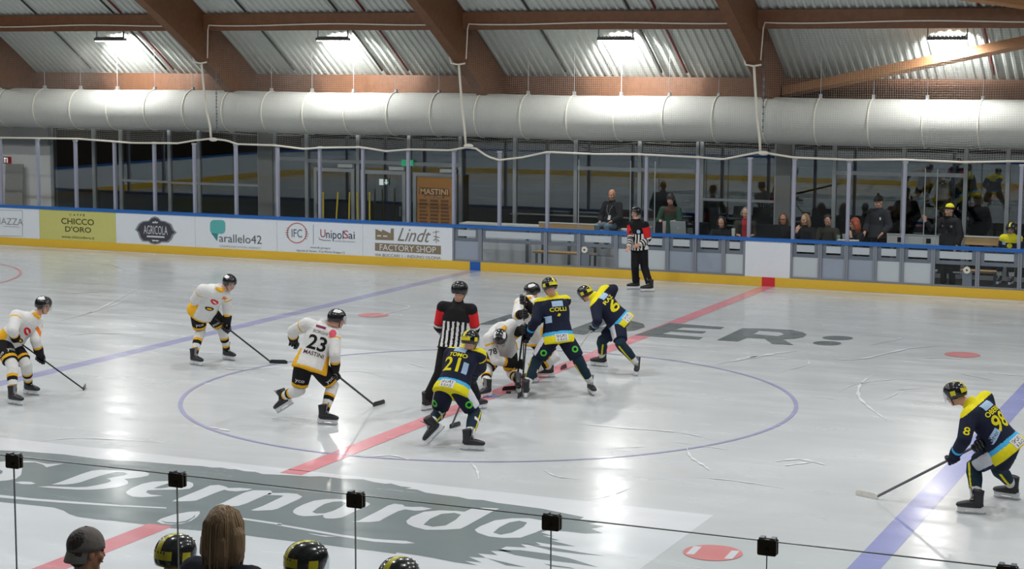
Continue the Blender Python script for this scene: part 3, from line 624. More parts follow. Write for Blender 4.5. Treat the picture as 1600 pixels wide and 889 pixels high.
# ------------------------------------------------------------------ net, cords
def sagz(x):
    P = [(-24.5, 2.86), (-21.24, 2.87), (-18.7, 2.89), (-17, 2.82), (-15.6, 2.84), (-15.1, 2.92), (-14.58, 2.98), (-14.1, 2.94), (-13.83, 2.86), (-12.7, 2.85), (-11.9, 2.78), (-11.43, 2.82), (-10.3, 2.86), (-9.6, 2.78), (-8.96, 2.84), (-7.9, 2.84), (-7.46, 2.92), (-7.2, 2.9), (-6.9, 2.72), (-6.6, 2.64), (-6.0, 2.72), (-5.37, 2.86), (-4.2, 2.84), (-3.08, 2.86), (-1.7, 2.83), (-1.1, 2.8), (-.25, 2.98), (.5, 2.88), (1.7, 2.86), (2.94, 2.89), (4.2, 2.87), (5.31, 2.92), (9, 2.9)]
    return float(np.interp(x, [p[0] for p in P], [p[1] for p in P]))
NX0, NX1, CELL = -24.0, 8.4, .05
NTOP = 5.78
def ntop(x):
    for b in BEAM_X:
        if abs(x-b) < .22: return 4.86
        if abs(x-b) < .34: return 4.86+(abs(x-b)-.22)/.12*(NTOP-4.86)
    return NTOP
def ny(x, z): return 15.02+.03*math.sin(x*1.7)+.02*math.sin(x*5+z*3)
mb = MB(); th = .0015
xs = np.arange(NX0, NX1, CELL)
def strand(P, vert):
    P = np.asarray(P); n = len(P); o = np.array([(0, -th, 0), (th, th, 0), (-th, th, 0)]) if vert else np.array([(0, -th, 0), (0, th, th), (0, th, -th)])
    V = (P[:, None, :]+o[None]).reshape(-1, 3); F = []
    for i in range(n-1):
        for j in range(3): F.append((3*i+j, 3*i+(j+1) % 3, 3*i+3+(j+1) % 3, 3*i+3+j))
    mb.add(V, F)
NR = 58
def row(x, f): b = sagz(x); z = b+(NTOP-b)*f+.012*math.sin(x*4.0+f*9)*(1-f); return z
for x in xs:
    tz = ntop(x); P = []
    for f in np.linspace(0, 1, 15):
        z = min(row(x, f), tz); P.append((x+.006*math.sin(f*14+x), ny(x, z), z))
        if z >= tz: break
    strand(P, True)
for k in range(1, NR):
    f = k/NR; seg = []
    for x in np.arange(NX0, NX1, .1):
        z = row(x, f)
        if z > ntop(x):
            if len(seg) > 1: strand(seg, False)
            seg = []; continue
        seg.append((x, ny(x, z), z))
    if len(seg) > 1: strand(seg, False)
net = mb.build('safety_net', m_net); tag(net, 'fine white safety net hanging above the far boards', 'net')
net['kind'] = 'thing'
xs2 = np.arange(-24.0, 8.4, .12)
tag(MB().tube([(x, 15.0, sagz(x)) for x in xs2], .024).build('net_bottom_rope', m_cord, None, True), 'sagging white rope along the lower edge of the net', 'rope')
for k, (b0, b1) in enumerate(zip(BEAM_X[1:5], BEAM_X[2:6])):
    P = [(b0+.2, 15.0, 5.0), (b0+.26, 14.95, 5.7), (b0+.3, 14.93, 5.82)]+[(x, 14.93, 5.82-.02*math.sin((x-b0)/(b1-b0)*9)) for x in np.linspace(b0+.6, b1-.2, 14)]
    lab = ['white net rope under the purlin in the leftmost bay', 'white net rope under the purlin in the second bay', 'white net rope under the purlin in the third bay', 'white net rope under the purlin in the right bay'][k]
    tag(MB().tube(P, .016).build('net_top_rope', m_cord, None, True), lab, 'rope')
for bxx, bot, lab in ((-14.8, -14.58, 'white rope hanging from the leftmost visible beam end'), (-7.62, -7.46, 'white rope hanging from the middle beam end'), (-.42, -.25, 'white rope hanging from the right beam end')):
    mb = MB(); mb.tube([(bxx-.24, 14.94, 5.05), (bxx-.18, 14.9, 4.9), (bxx, 14.9, 4.87), (bxx+.18, 14.9, 4.9)], .022)
    mb.tube([(bxx, 14.94, 4.88), (bxx+.03, 14.96, 4.4), (bxx+.08, 14.97, 3.8), (bot-.02, 14.98, 3.3), (bot, 14.99, 2.98)], .03); mb.ell((bot+.08, 14.97, 2.96), (1, 0, 0), (0, 1, 0), (0, 0, 1), .13, .05, .05)
    tag(mb.build('hanging_rope', m_cord, None, True), lab, 'rope')
for px, lab in ((338, 'dark chain hanging in front of the duct beside the left rope'), (1193, 'dark chain hanging in front of the duct beside the right rope')):
    x = float(at(px, 150, 15.5)[0]); zt, zb = float(at(px, 90, 15.5)[2]), float(at(px, 207, 15.5)[2]); mb = MB()
    n_ = 22
    for i in range(n_):
        z = zb+(zt-zb)*(i+.5)/n_; a = .02 if i % 2 else .006; b_ = .006 if i % 2 else .02
        mb.box((x-a, 15.5-b_, z-.034), (x+a, 15.5+b_, z+.034))
    tag(mb.build('chain', m_steel), lab, 'chain')

# ------------------------------------------------------------------ fabric air duct
DY, DZ, DR = 16.5, 3.63, .535
duct = thing('air_duct', 'huge white fabric air duct hanging along the far side', 'duct', (-6, DY, DZ))
mb = MB(); n = 40; V = []; F = []; xs3 = np.arange(-27, 10.0, .3)
for x in xs3:
    for j in range(n):
        t = 2*math.pi*j/n; s = 1-.012*abs(math.sin((x+.1)*math.pi/1.19)) if True else 1
        V.append((x, DY+DR*s*math.cos(t), DZ+DR*s*math.sin(t)-.012*math.sin(x*.9)))
for i in range(len(xs3)-1):
    for j in range(n): F.append((i*n+j, (i+1)*n+j, (i+1)*n+(j+1) % n, i*n+(j+1) % n))
obj('fabric_tube', V, F, m_duct, duct, None, True)
xk = float(at(671, 190, DY-DR)[0]); m_band = mat('duct_band', (224, 222, 208), .7)
for k in range(-17, 13):
    x = xk+k*1.2
    if not -26.9 < x < 9.6: continue
    mb = MB(); V = []; F = []
    for j in range(n):
        t = 2*math.pi*j/n
        for dx, r in ((-.014, DR), (-.014, DR+.014), (.014, DR+.014), (.014, DR)): V.append((x+dx, DY+r*math.cos(t), DZ+r*math.sin(t)-.012*math.sin(x*.9)))
    for j in range(n):
        for q_ in range(4): F.append((4*j+q_, 4*j+(q_+1) % 4, 4*((j+1) % n)+(q_+1) % 4, 4*((j+1) % n)+q_))
    band = obj('band', V, F, m_band, duct)
    MB().box((x-.03, DY-.04, DZ+DR+.0), (x+.03, DY+.04, DZ+DR+.08)).tube([(x, DY, DZ+DR+.07), (x, DY, deck_z(DY))], .006).build('hanger', m_alu_light, band)

# ------------------------------------------------------------------ floodlights at the eaves
m_lens = mat('lamp_lens', (255, 252, 244), .4, vary=0, emit=26.0)
def floodlight(x, y, z, label, group, w=.8, eave=True):
    t = thing('floodlight', label, 'floodlight', (x, y, z), group)
    mb = MB(); mb.box((x-w/2, y-.16, z-.03), (x+w/2, y+.16, z+.04))
    for k in range(9): mb.box((x-w/2+.04+k*w*.105, y-.15, z+.04), (x-w/2+.055+k*w*.105, y+.15, z+.075))
    mb.build('housing', m_black, t)
    zt = min(deck_z(y)-.03, z+.34)
    mb = MB(); mb.box((x-w/2-.03, y-.02, z-.02), (x-w/2-.005, y+.02, zt)).box((x+w/2+.005, y-.02, z-.02), (x+w/2+.03, y+.02, zt)).box((x-w/2-.03, y-.02, zt-.025), (x+w/2+.03, y+.02, zt))
    mb.build('bracket', m_steel, t)
    MB().box((x-w/2+.02, y-.14, z-.045), (x+w/2-.02, y+.14, z-.03)).build('lens', m_lens, t)
    MB().tube([(x+w*.42, y, z+.02), (x+w*.52, y+.03, z+.1), (x+w*.5, y+.05, z+.22), (x+w*.6, y+.05, zt+.02)], .012).build('cable', m_black, t)
    return t
labs = {-17.9: 'black floodlight under the roof in the leftmost bay', -11.27: 'black floodlight under the roof in the second bay', -3.85: 'black floodlight under the roof in the third bay', 3.69: 'black floodlight under the roof at the right'}
for lx in LAMP_X:
    floodlight(lx, 15.4, 5.47, labs.get(lx, 'black floodlight under the eaves outside the picture'), 'floodlights under the eaves')
    l = bpy.data.lights.new('roof_glow_beam', 'SPOT'); l.energy = EAVE_POWER; l.spot_size = math.radians(92); l.spot_blend = .35; l.shadow_soft_size = .1; l.color = (1.0, .985, .96)
    o = bpy.data.objects.new('roof_glow_beam', l); COL.objects.link(o); o.location = (lx, 15.42, 5.38)
    o.rotation_euler = (math.radians(84), 0, 0)          # extra spot added for the glow on the roof sheet; housing stays level
    l = bpy.data.lights.new('eave_down_beam', 'AREA'); l.shape = 'DISK'; l.size = .25; l.energy = DOWN_POWER; l.color = (1.0, .985, .96)
    o = bpy.data.objects.new('eave_down_beam', l); COL.objects.link(o); o.location = (lx, 15.4, 5.41)

# ------------------------------------------------------------------ curved end boards of the rink, hall end wall
arc = [(-22.46-8.5*math.sin(t), 6.5+8.5*math.cos(t)) for t in np.linspace(0, math.pi/2, 13)]; arc += [(x, -y) for x, y in arc[::-1]]
def strip(name, o0, o1, z0, z1, m, parent=None):
    P = np.array(arc); T = np.gradient(P, axis=0); N = np.array([nrm((-t[1], t[0])) for t in T])   # towards the outside
    N = -N if (N[0]@np.array([0, 1.0])) < 0 else N
    V = []; F = []
    for p_, n_ in zip(P, N):
        for o_, z_ in ((o0, z0), (o1, z0), (o1, z1), (o0, z1)): V.append((*(p_+n_*o_), z_))
    for i in range(len(P)-1):
        for j in range(4): F.append((4*i+j, 4*i+(j+1) % 4, 4*i+4+(j+1) % 4, 4*i+4+j))
    F += [(0, 1, 2, 3), tuple(4*(len(P)-1)+k for k in (3, 2, 1, 0))]
    return obj(name, V, F, m, parent)
WE = strip('wall_end', 0, .1, 0, 1.0, m_white); tag(WE, kind='structure')
strip('kick_strip', -.025, 0, 0, .2, m_yellow_kick, WE); strip('cap_strip', -.03, .16, 1.0, 1.07, m_blue_cap, WE)
tag(MB().box((-40, -30, -.06), (-39.8, 18, 9)).build('wall_hall_end', mat('brown_end_wall', (96, 84, 74), .9)), kind='structure')
tag(MB().box((-39.8, -30, -.08), (-34, 18, -.0)).build('floor_hall_end', m_floor2), kind='structure')

# ------------------------------------------------------------------ near side: bench, boards, glass with clips
NB = MB().box((-22.46, -15.1, 0), (24, -15.0, 1.0)).build('wall_near', m_white); tag(NB, kind='structure')
MB().box((-22.46, -15.0, 0), (24, -14.975, .2)).build('kick_strip', m_yellow_kick, NB); MB().box((-22.46, -15.16, 1.0), (24, -14.97, 1.07)).build('cap_strip', m_blue_cap, NB)
tag(MB().box((-34, -30, -.06), (24, -15.1, .24)).build('floor_bench', m_floor2), kind='structure')
tag(MB().box((-34, -30, .24), (24, -16.75, .8)).build('floor_stand', m_concrete), kind='structure')
tag(MB().box((-34, -16.66, .24), (24, -16.56, 1.3)).build('wall_stand', m_wpanel), kind='structure')
tag(MB().box((-34, -16.55, .24), (24, -15.62, .5)).build('floor_platform', m_floor2), kind='structure')
GY = -16.61
clip_px = [(-215, 690), (22, 714), (278, 742), (556, 773), (862, 805), (1200, 843), (1583, 871)]
CP = [at(a, b, GY) for a, b in clip_px]; sp = (CP[5][0]-CP[1][0])/4; x1_ = CP[1][0]; gz = float(np.mean([p[2] for p in CP[1:6]]))
names = ['beyond the left edge', 'leftmost in the photo', 'above the helmet with the yellow stripe', 'over the small d of the ice lettering', 'right of the white ice lettering', 'right of the red spot', 'in the bottom right corner', 'beyond the right edge']
m_edge = mat('glass_edge', (112, 120, 118), .3)
for k in range(8):
    x = x1_+(k-1)*sp; z = gz
    if k >= 1:
        x0 = x-sp
        o = thing('near_glass_shield', 'clear near glass sheet left of the clip '+names[k], 'glass pane', (x-sp/2, GY, 1.3), 'panes of the near glass')
        MB().box((x0+.004, GY-.006, 1.3), (x-.004, GY+.006, z-.004)).build('sheet', g_near, o)
        mb = MB(); mb.box((x0+.004, GY-.005, z-.004), (x-.004, GY+.005, z)).box((x-.005, GY-.005, 1.3), (x-.0015, GY+.005, z)); mb.build('polished_edge', m_edge, o)
    t = thing('glass_clip', 'dark bronze clip on the near glass edge, '+names[k], 'clip', (x, GY, z), 'clips of the near glass')
    mb = MB(); zc = z-.028
    for s in (-1, 1): mb.prism(rrect(-.043, -.036, .043, .036, .008, 3), (x, GY+s*.007, zc), (1, 0, 0), (0, 0, 1), (0, s, 0), 0, .012)
    mb.build('plates', m_bronze, t)
    for q_ in (-.025, .025): MB().box((x+q_-.011, GY-.02, z+.006), (x+q_+.011, GY+.02, z+.016)).build('bridge', m_steel, t)
    MB().loft([(x, GY-.019, zc-.01), (x, GY-.025, zc-.01)], .008, None, (0, 0, 1), 10).build('screw', m_black, t)
# ------------------------------------------------------------------ people
m_skin = mat('skin', (206, 156, 132), .55, vary=.06); m_skin2 = mat('skin_tan', (188, 132, 104), .55, vary=.06)
m_eye = mat('eye', (44, 34, 30), .3); m_lip = mat('lips', (170, 98, 88), .5)
def cloth(n, rgb, **k): return mat('cloth_'+n, rgb, .85, vary=.12, scale=30, bump=.25, spec=.25, **k)
c_white = cloth('white', (214, 214, 212)); c_yel = cloth('amber', (226, 170, 36)); c_blk = cloth('black', (24, 24, 27)); c_navy = cloth('navy', (24, 30, 50))
c_lem = cloth('lemon', (222, 210, 30)); c_cyan = cloth('cyan', (70, 170, 222)); c_red = cloth('red', (214, 40, 46)); c_sock = cloth('dark_teal', (26, 46, 60)); c_grey = cloth('grey', (124, 116, 112))
c_pale = cloth('pale_blue', (160, 186, 214)); c_wpanel = cloth('panel_white', (206, 208, 214)); c_green = cloth('green', (80, 190, 60)); c_jean = cloth('denim', (92, 112, 128)); c_coat = cloth('dark_coat', (22, 23, 27)); c_olive = cloth('olive', (52, 50, 42)); c_brown = cloth('brown', (70, 46, 36)); c_scarf = cloth('scarf_red', (170, 40, 52)); c_bottle = cloth('bottle_green', (30, 64, 50))
h_black = mat('helmet_black', (20, 21, 24), .22, vary=.08, coat=.5); h_yellow = mat('helmet_yellow', (214, 202, 34), .3); h_white = mat('helmet_white', (220, 220, 222), .3)
m_blade = mat('skate_steel', (190, 194, 198), .25, .8); m_holder = mat('skate_white', (222, 224, 226), .4); m_boot = mat('skate_boot', (30, 31, 35), .45); m_lace = mat('boot_grey', (120, 122, 126), .5)
m_shaft = mat('stick_black', (28, 28, 30), .35); m_shaft_w = mat('stick_white', (210, 210, 208), .4); m_tape_w = mat('tape_white', (224, 222, 214), .8); m_shaft_g = mat('stick_grey', (78, 80, 84), .35)
def hair_mat(n, rgb):
    if 'hair_'+n in MATS: return MATS['hair_'+n]
    m = mat('hair_'+n, rgb, .5, vary=.5, scale=1.0, bump=.5); nt = m.node_tree; tcn = [q for q in nt.nodes if q.type == 'TEX_COORD'][0]; nz = [q for q in nt.nodes if q.type == 'TEX_NOISE'][0]
    mp = nt.nodes.new('ShaderNodeMapping'); mp.inputs['Scale'].default_value = (75, 75, 5); nt.links.new(tcn.outputs['Object'], mp.inputs[0]); nt.links.new(mp.outputs[0], nz.inputs['Vector'])   # strands run down
    return m
A3 = lambda v: np.asarray(v, float)
def frame_head(J, f):
    f = nrm(f); sp = nrm(A3(J['neck'])-A3(J['pel'])); up = np.array([0, 0, 1.0])*.75+sp*.45
    up = nrm(up-f*(up@f)); lat = np.cross(up, f); return f, lat, up      # lat points to the person's left
def head_pieces(mb, c, f, l, u, s=1.0, ears=True):
    mb.ell(c+u*.035*s-f*.008*s, l, f, u, .076*s, .096*s, .098*s, 18, 12)
    mb.ell(c-u*.045*s+f*.022*s, l, f, u, .060*s, .066*s, .078*s, 16, 10)
    mb.ell(c-u*.10*s+f*.058*s, l, f, u, .030*s, .026*s, .022*s)
    mb.loft([c+f*.088*s+u*.012*s, c+f*.100*s-u*.014*s, c+f*.108*s-u*.033*s, c+f*.092*s-u*.040*s], [.009*s, .012*s, .017*s, .014*s], None, l, 8)
    mb.ell(c+f*.083*s+u*.022*s, l, f, u, .055*s, .014*s, .012*s); mb.ell(c+f*.082*s-u*.066*s, l, f, u, .024*s, .014*s, .010*s)
    for sg in (-1, 1):
        mb.ell(c+l*.048*s*sg+f*.062*s-u*.03*s, l, f, u, .022*s, .02*s, .024*s)
        if ears: mb.ell(c+l*.078*s*sg-f*.012*s-u*.008*s, l, f, u, .010*s, .020*s, .032*s)
def face_parts(root, c, f, l, u, s=1.0):
    for sg in (-1, 1):
        mb = MB(); mb.ell(c+l*.031*s*sg+f*.084*s+u*.004*s, l, f, u, .013*s, .008*s, .008*s, 10, 6); mb.build('eye', m_eye, root, True)
    mb = MB(); mb.ell(c+f*.094*s-u*.066*s, l, f, u, .022*s, .006*s, .007*s, 10, 6); mb.build('mouth', m_lip, root, True)
def bare_hand(mb, w, d, side, up, s=1.0, curl=.5):
    """palm and five fingers; d = direction of the hand, side = towards the thumb, up = back of the hand"""
    d, side, up = nrm(d), nrm(side), nrm(up)
    mb.loft([w-d*.02, w+d*.03, w+d*.085*s], [.028*s, .040*s, .042*s], [.022*s, .020*s, .016*s], side, 10)
    for k, (o, ln) in enumerate(((.030, .072), (.010, .082), (-.010, .076), (-.030, .060))):
        b = w+d*.082*s+side*o*s; p1 = b+(d*.9-up*curl*.4)*ln*.45*s; p2 = p1+(d*.6-up*curl)*ln*.35*s; p3 = p2+(d*.3-up*curl*1.2)*ln*.25*s
        mb.loft([b-d*.02, p1, p2, p3], [.0105*s, .0095*s, .0085*s, .007*s], None, side, 8)
    t0 = w+d*.03*s+side*.035*s; mb.loft([t0, t0+(side*.6+d*.7)*.035*s, t0+(side*.5+d*1.1-up*.4)*.06*s], [.013*s, .011*s, .009*s], None, up, 8)
def torso_frame(J):
    sp = nrm(A3(J['neck'])-A3(J['pel'])); lat = A3(J['shL'])-A3(J['shR']); lat = nrm(lat-sp*(lat@sp)); fwd = np.cross(lat, sp)
    return sp, lat, fwd
def arm_t(P, a, b):
    d = b-a; L = d@d; t = np.clip((P-a)@d/L, 0, 1); q = a+t[:, None]*d; return t, np.linalg.norm(P-q, axis=1)

HELMETS = {}
def helmet(root, c, f, l, u, style, s=1.0):
    """shell with inner face, ridge, vents, stripes; then visor and chin strap"""
    na, nr = 36, 12; V = []; mats = [h_black, h_yellow, h_white]; C = c+u*.022*s
    def low(az):            # az: 0 = front, pi = back
        k = math.cos(az); return math.radians(78 if k > .75 else 78+(118-78)*min(1, (.75-k)/.5)) if k > -.2 else math.radians(114)
    def pt(az, ph, off):
        x, y, z = math.sin(ph)*math.sin(az), math.sin(ph)*math.cos(az), math.cos(ph)
        sq = lambda v: math.copysign(abs(v)**.86, v)
        rx, ry, rz = .100+off, .130+off, .122+off
        ridge = .006 if abs(az-math.pi/2) < .35 or abs(az-3*math.pi/2) < .35 else 0
        return C+(l*sq(x)*(rx+ridge)+f*sq(y)*ry+u*sq(z)*rz)*s
    for off in (0, -.014):
        for i in range(nr+1):
            for j in range(na):
                az = 2*math.pi*j/na; V.append(pt(az, low(az)*i/nr+1e-3, off))
    F = []; fm = []; n1 = (nr+1)*na
    for i in range(nr):
        for j in range(na):
            j2 = (j+1) % na; F.append((i*na+j, (i+1)*na+j, (i+1)*na+j2, i*na+j2)); az = (j+.5)*2*math.pi/na; k = 0
            xx = math.sin(low(az)*(i+.5)/nr)*math.sin(az)
            if style == 'navy':
                if abs(xx) < .13 and i < 10: k = 1
                if i in (8, 9) and (abs(az-math.pi) < .95 or abs(az-math.pi/2) < .25 or abs(az-1.5*math.pi) < .25): k = 1
            if style in ('white', 'ref') and i in (3, 4, 5) and (abs(az-math.pi*.5) < .45 or abs(az-math.pi*1.5) < .45) and style == 'white': k = 2
            if style == 'ref' and abs(xx) < .15 and i in (5, 6) and math.cos(az) > 0: k = 2
            fm.append(k)
    for i in range(nr):
        for j in range(na):
            j2 = (j+1) % na; F.append((n1+i*na+j, n1+i*na+j2, n1+(i+1)*na+j2, n1+(i+1)*na+j)); fm.append(0)
    for j in range(na):
        j2 = (j+1) % na; F.append((nr*na+j, n1+nr*na+j, n1+nr*na+j2, nr*na+j2)); fm.append(0)
    h = obj('helmet', V, F, mats, root, fm, True)
    mb = MB()
    for sg in (-1, 1):
        for k in range(3): P = pt(sg*(.5+.0*k), math.radians(26+13*k), -.002); mb.ell(P, l, f, u, .005*s, .013*s, .004*s, 8, 5)
    mb.build('vent', m_rubber, h, True)
    if style == 'navy':
        mb = MB()
        for k in range(5): mb.ell(pt(math.pi-.4+k*.2, math.radians(80), -.003), l, f, u, .007*s, .005*s, .009*s, 6, 4)
        mb.build('helmet_sticker', m_black, h, True)
    V = []; F = []; nv = 14
    for q, off in ((0, .0), (1, -.003)):
        for i in range(3):
            for j in range(nv+1):
                az = -1.15+2.3*j/nv; V.append(C+(l*math.sin(az)*(.108+off)+f*math.cos(az)*(.138+off)-u*(-.018+.05*i))*s)
    o1 = 3*(nv+1)
    for i in range(2):
        for j in range(nv):
            a = i*(nv+1)+j; F.append((a, a+1, a+nv+2, a+nv+1)); F.append((o1+a, o1+a+nv+1, o1+a+nv+2, o1+a+1))
    obj('visor', V, F, g_visor, h, None, True)
    P = [c+(l*math.sin(t)*.088-u*(.135*math.cos(t)-.02)*1.0+f*.045)*s for t in np.linspace(-1.45, 1.45, 11)]
    MB().loft(P, .007*s, .004*s, f, 6).build('chin_strap', m_black, h, True)
    return h

def skate(root, an, toe, heel_up=None):
    an, toe = A3(an), A3(toe); d = nrm(toe-an*1.0-np.array([0, 0, 0])); fl = toe-an
    hor = A3((fl[0], fl[1], 0)); 
    # foot frame: fwd along the sole, up out of the shoe
    drop = an[2]-toe[2]
    fw = nrm(hor) if abs(drop-.11) < .03 else None
    if fw is None:
        # a lifted foot: ankle-toe line tilts the sole
        ang = math.atan2(fl[2], np.linalg.norm(hor)); base = math.atan2(-.11, .19); a = ang-base
        hf = nrm(hor) if np.linalg.norm(hor) > 1e-3 else np.array([1.0, 0, 0])
        fw = hf*math.cos(a)+np.array([0, 0, math.sin(a)])
    sd = nrm(np.cross((0, 0, 1), fw)) if abs(fw[2]) < .97 else np.array([1.0, 0, 0]); up = np.cross(fw, sd)
    O = an-up*.17              # point on the ice below the ankle
    p = lambda x, y, z: O+fw*x+sd*y+up*z
    mb = MB()
    mb.loft([p(-.085, 0, .12), p(-.06, 0, .115), p(0, 0, .113), p(.08, 0, .11), p(.15, 0, .102), p(.19, 0, .096), p(.205, 0, .092)], [.022, .04, .043, .047, .046, .036, .016], [.03, .048, .05, .044, .034, .026, .012], sd, 12)
    mb.loft([p(-.028, 0, .09), p(-.032, 0, .16), p(-.03, 0, .21), p(-.03, 0, .265), p(-.032, 0, .275)], [.045, .046, .05, .055, .05], [.055, .055, .058, .064, .058], sd, 12)
    b = mb.build('skate', m_boot, root, True)
    MB().loft([p(.10, 0, .128), p(.06, 0, .155), p(.032, 0, .20), p(.045, 0, .27), p(.06, 0, .30)], [.02, .026, .028, .034, .03], [.006, .008, .009, .008, .006], sd, 8).build('tongue', m_lace, b, True)
    mb = MB(); mb.prism([(-.105, .088), (.195, .076), (.185, .024), (.12, .022), (.10, .04), (.0, .04), (-.03, .022), (-.095, .024)], O, fw, up, sd, -.02, .02); mb.build('blade_holder', m_holder, b)
    mb = MB(); mb.prism([(-.115, .024), (.19, .024), (.205, .012), (.18, 0.001), (-.09, 0.001), (-.12, .01)], O, fw, up, sd, -.003, .003); mb.build('blade', m_blade, b)
def glove(root, w, d, axis, mats, s=1.0):
    """padded glove closed around a stick along axis (or lightly curled)"""
    w, d = A3(w), nrm(d); grip = axis is not None
    ax = nrm(axis) if grip else nrm(np.cross(d, (.2, .3, 1)))
    n = nrm(np.cross(ax, d)); d2 = nrm(np.cross(n, ax)); gc = w+d*.085*s            # centre of the grip
    mb = MB(); mb.loft([w-d*.10*s, w-d*.06*s, w-d*.01*s, w+d*.03*s], [.066*s, .064*s, .056*s, .052*s], [.058*s, .056*s, .046*s, .040*s], ax, 14)
    for k in range(2): mb.loft([w-d*(.075-.035*k)*s+n*.02*s-ax*.05*s, w-d*(.075-.035*k)*s+n*.045*s, w-d*(.075-.035*k)*s+n*.02*s+ax*.05*s], .022*s, None, d, 10)
    mb.loft([w+d*.01*s+n*.012*s, w+d*.06*s+n*.02*s, w+d*.10*s+n*.018*s], [.050*s, .056*s, .054*s], [.03*s, .032*s, .028*s], ax, 12)
    g = mb.build('glove', mats[0], root, True)
    mb = MB()
    for k in range(4):
        off = ax*(-.048+.032*k)*s; ln = (.9, 1.0, 1.0, .88)[k]
        r0 = .034*s*ln
        P = [gc+off+(d2*math.cos(t)*r0+n*math.sin(t)*r0)+d2*.012*s for t in np.linspace(1.5, -1.75 if grip else -.6, 7)]
        fm_ = MB(); fm_.loft(P, [.017*s, .018*s, .018*s, .017*s, .016*s, .015*s, .012*s], None, ax, 8); fm_.build('finger', mats[1] if len(mats) > 1 else mats[0], g, True)
    P = [w+d*.03*s+ax*.05*s, w+d*.06*s+ax*.062*s-n*.02*s, w+d*.09*s+ax*.05*s-n*.045*s, w+d*.10*s+ax*.02*s-n*.05*s]
    MB().loft(P, [.018*s, .018*s, .016*s, .012*s], None, n, 8).build('thumb', mats[1] if len(mats) > 1 else mats[0], g, True)
    return g
def project(root, V2, F2, o, right, up, direction, target, m, name, off=.004):
    """print flat lettering onto the cloth of target along direction (text box o, right, up)"""
    bm = bmesh.new(); vv = [bm.verts.new((v[0], v[1], 0)) for v in V2]
    for f in F2:
        try: bm.faces.new([vv[i] for i in f])
        except ValueError: pass
    bmesh.ops.triangulate(bm, faces=bm.faces[:])
    R_, U_ = np.linalg.norm(right), np.linalg.norm(up)
    for _ in range(3):
        es = [e for e in bm.edges if math.hypot((e.verts[0].co.x-e.verts[1].co.x)*R_, (e.verts[0].co.y-e.verts[1].co.y)*U_) > .035]
        if not es: break
        bmesh.ops.subdivide_edges(bm, edges=es, cuts=1); bmesh.ops.triangulate(bm, faces=bm.faces[:])
    bm.verts.index_update(); bm.verts.ensure_lookup_table()
    P = np.array([o+right*v.co.x+up*v.co.y for v in bm.verts]); F = [[v.index for v in f.verts] for f in bm.faces]; bm.free()
    tr = target[0]; d = Vector(nrm(direction)); Q = []; ok = []
    for p in P:
        h = tr.ray_cast(Vector(p)-d*.6, d, 1.4)
        if h[0] is None: Q.append(p); ok.append(False)
        else: Q.append(np.array(h[0]-d*off)); ok.append(True)
    F = [f for f in F if all(ok[i] for i in f) and max(np.linalg.norm(Q[f[0]]-Q[f[1]]), np.linalg.norm(Q[f[1]]-Q[f[2]])) < .09]
    if F: obj(name, Q, F, m, root, None, True)
def bvh(V, F): return BVHTree.FromPolygons([Vector(v) for v in V], F)

def body(root, J, f, skin, s=1.0, hands=None, voxel=.011, legs=True, bare=False):
    fh, l, u = frame_head(J, f); c = A3(J['head']); sp, lat, fwd = torso_frame(J); mb = MB()
    head_pieces(mb, c, fh, l, u, s)
    mb.loft([A3(J['neck'])-sp*.06, A3(J['neck'])+sp*.02, c-u*.06*s-fh*.01, c-u*.02*s-fh*.01], [.062*s, .056*s, .056*s, .055*s], None, l, 12)
    pel, nk = A3(J['pel']), A3(J['neck'])
    mb.loft([pel-sp*.1, pel, pel+(nk-pel)*.5, pel+(nk-pel)*.85, nk], [.13*s, .14*s, .13*s, .15*s, .07*s], [.09*s, .10*s, .09*s, .09*s, .06*s], lat, 14)
    for k in 'LR':
        mb.capsule(J['sh'+k], J['el'+k], .055*s, .042*s); mb.capsule(J['el'+k], J['wr'+k], .042*s, .029*s)
        mb.capsule(nk-sp*.05, J['sh'+k], .06*s, .06*s)
        w = A3(J['wr'+k]); d = nrm(w-A3(J['el'+k]))
        if hands and k in hands:
            hd = hands[k]; bare_hand(mb, w, hd.get('d', d), hd.get('side', fwd), hd.get('up', (0, 0, 1)), s, hd.get('curl', .5))
        else: mb.capsule(w, w+d*.05*s, .026*s, .022*s)
        sg = 1 if k == 'L' else -1; hip = pel+lat*.09*s*sg-sp*.03
        mb.capsule(hip, J['kn'+k], .075*s, .055*s); mb.capsule(J['kn'+k], J['an'+k], .052*s, .03*s)
    V, F = remesh(mb, voxel, 2); o = obj('body', V, F, skin, root, None, True)
    face_parts(root, c, fh, l, u, s); return o
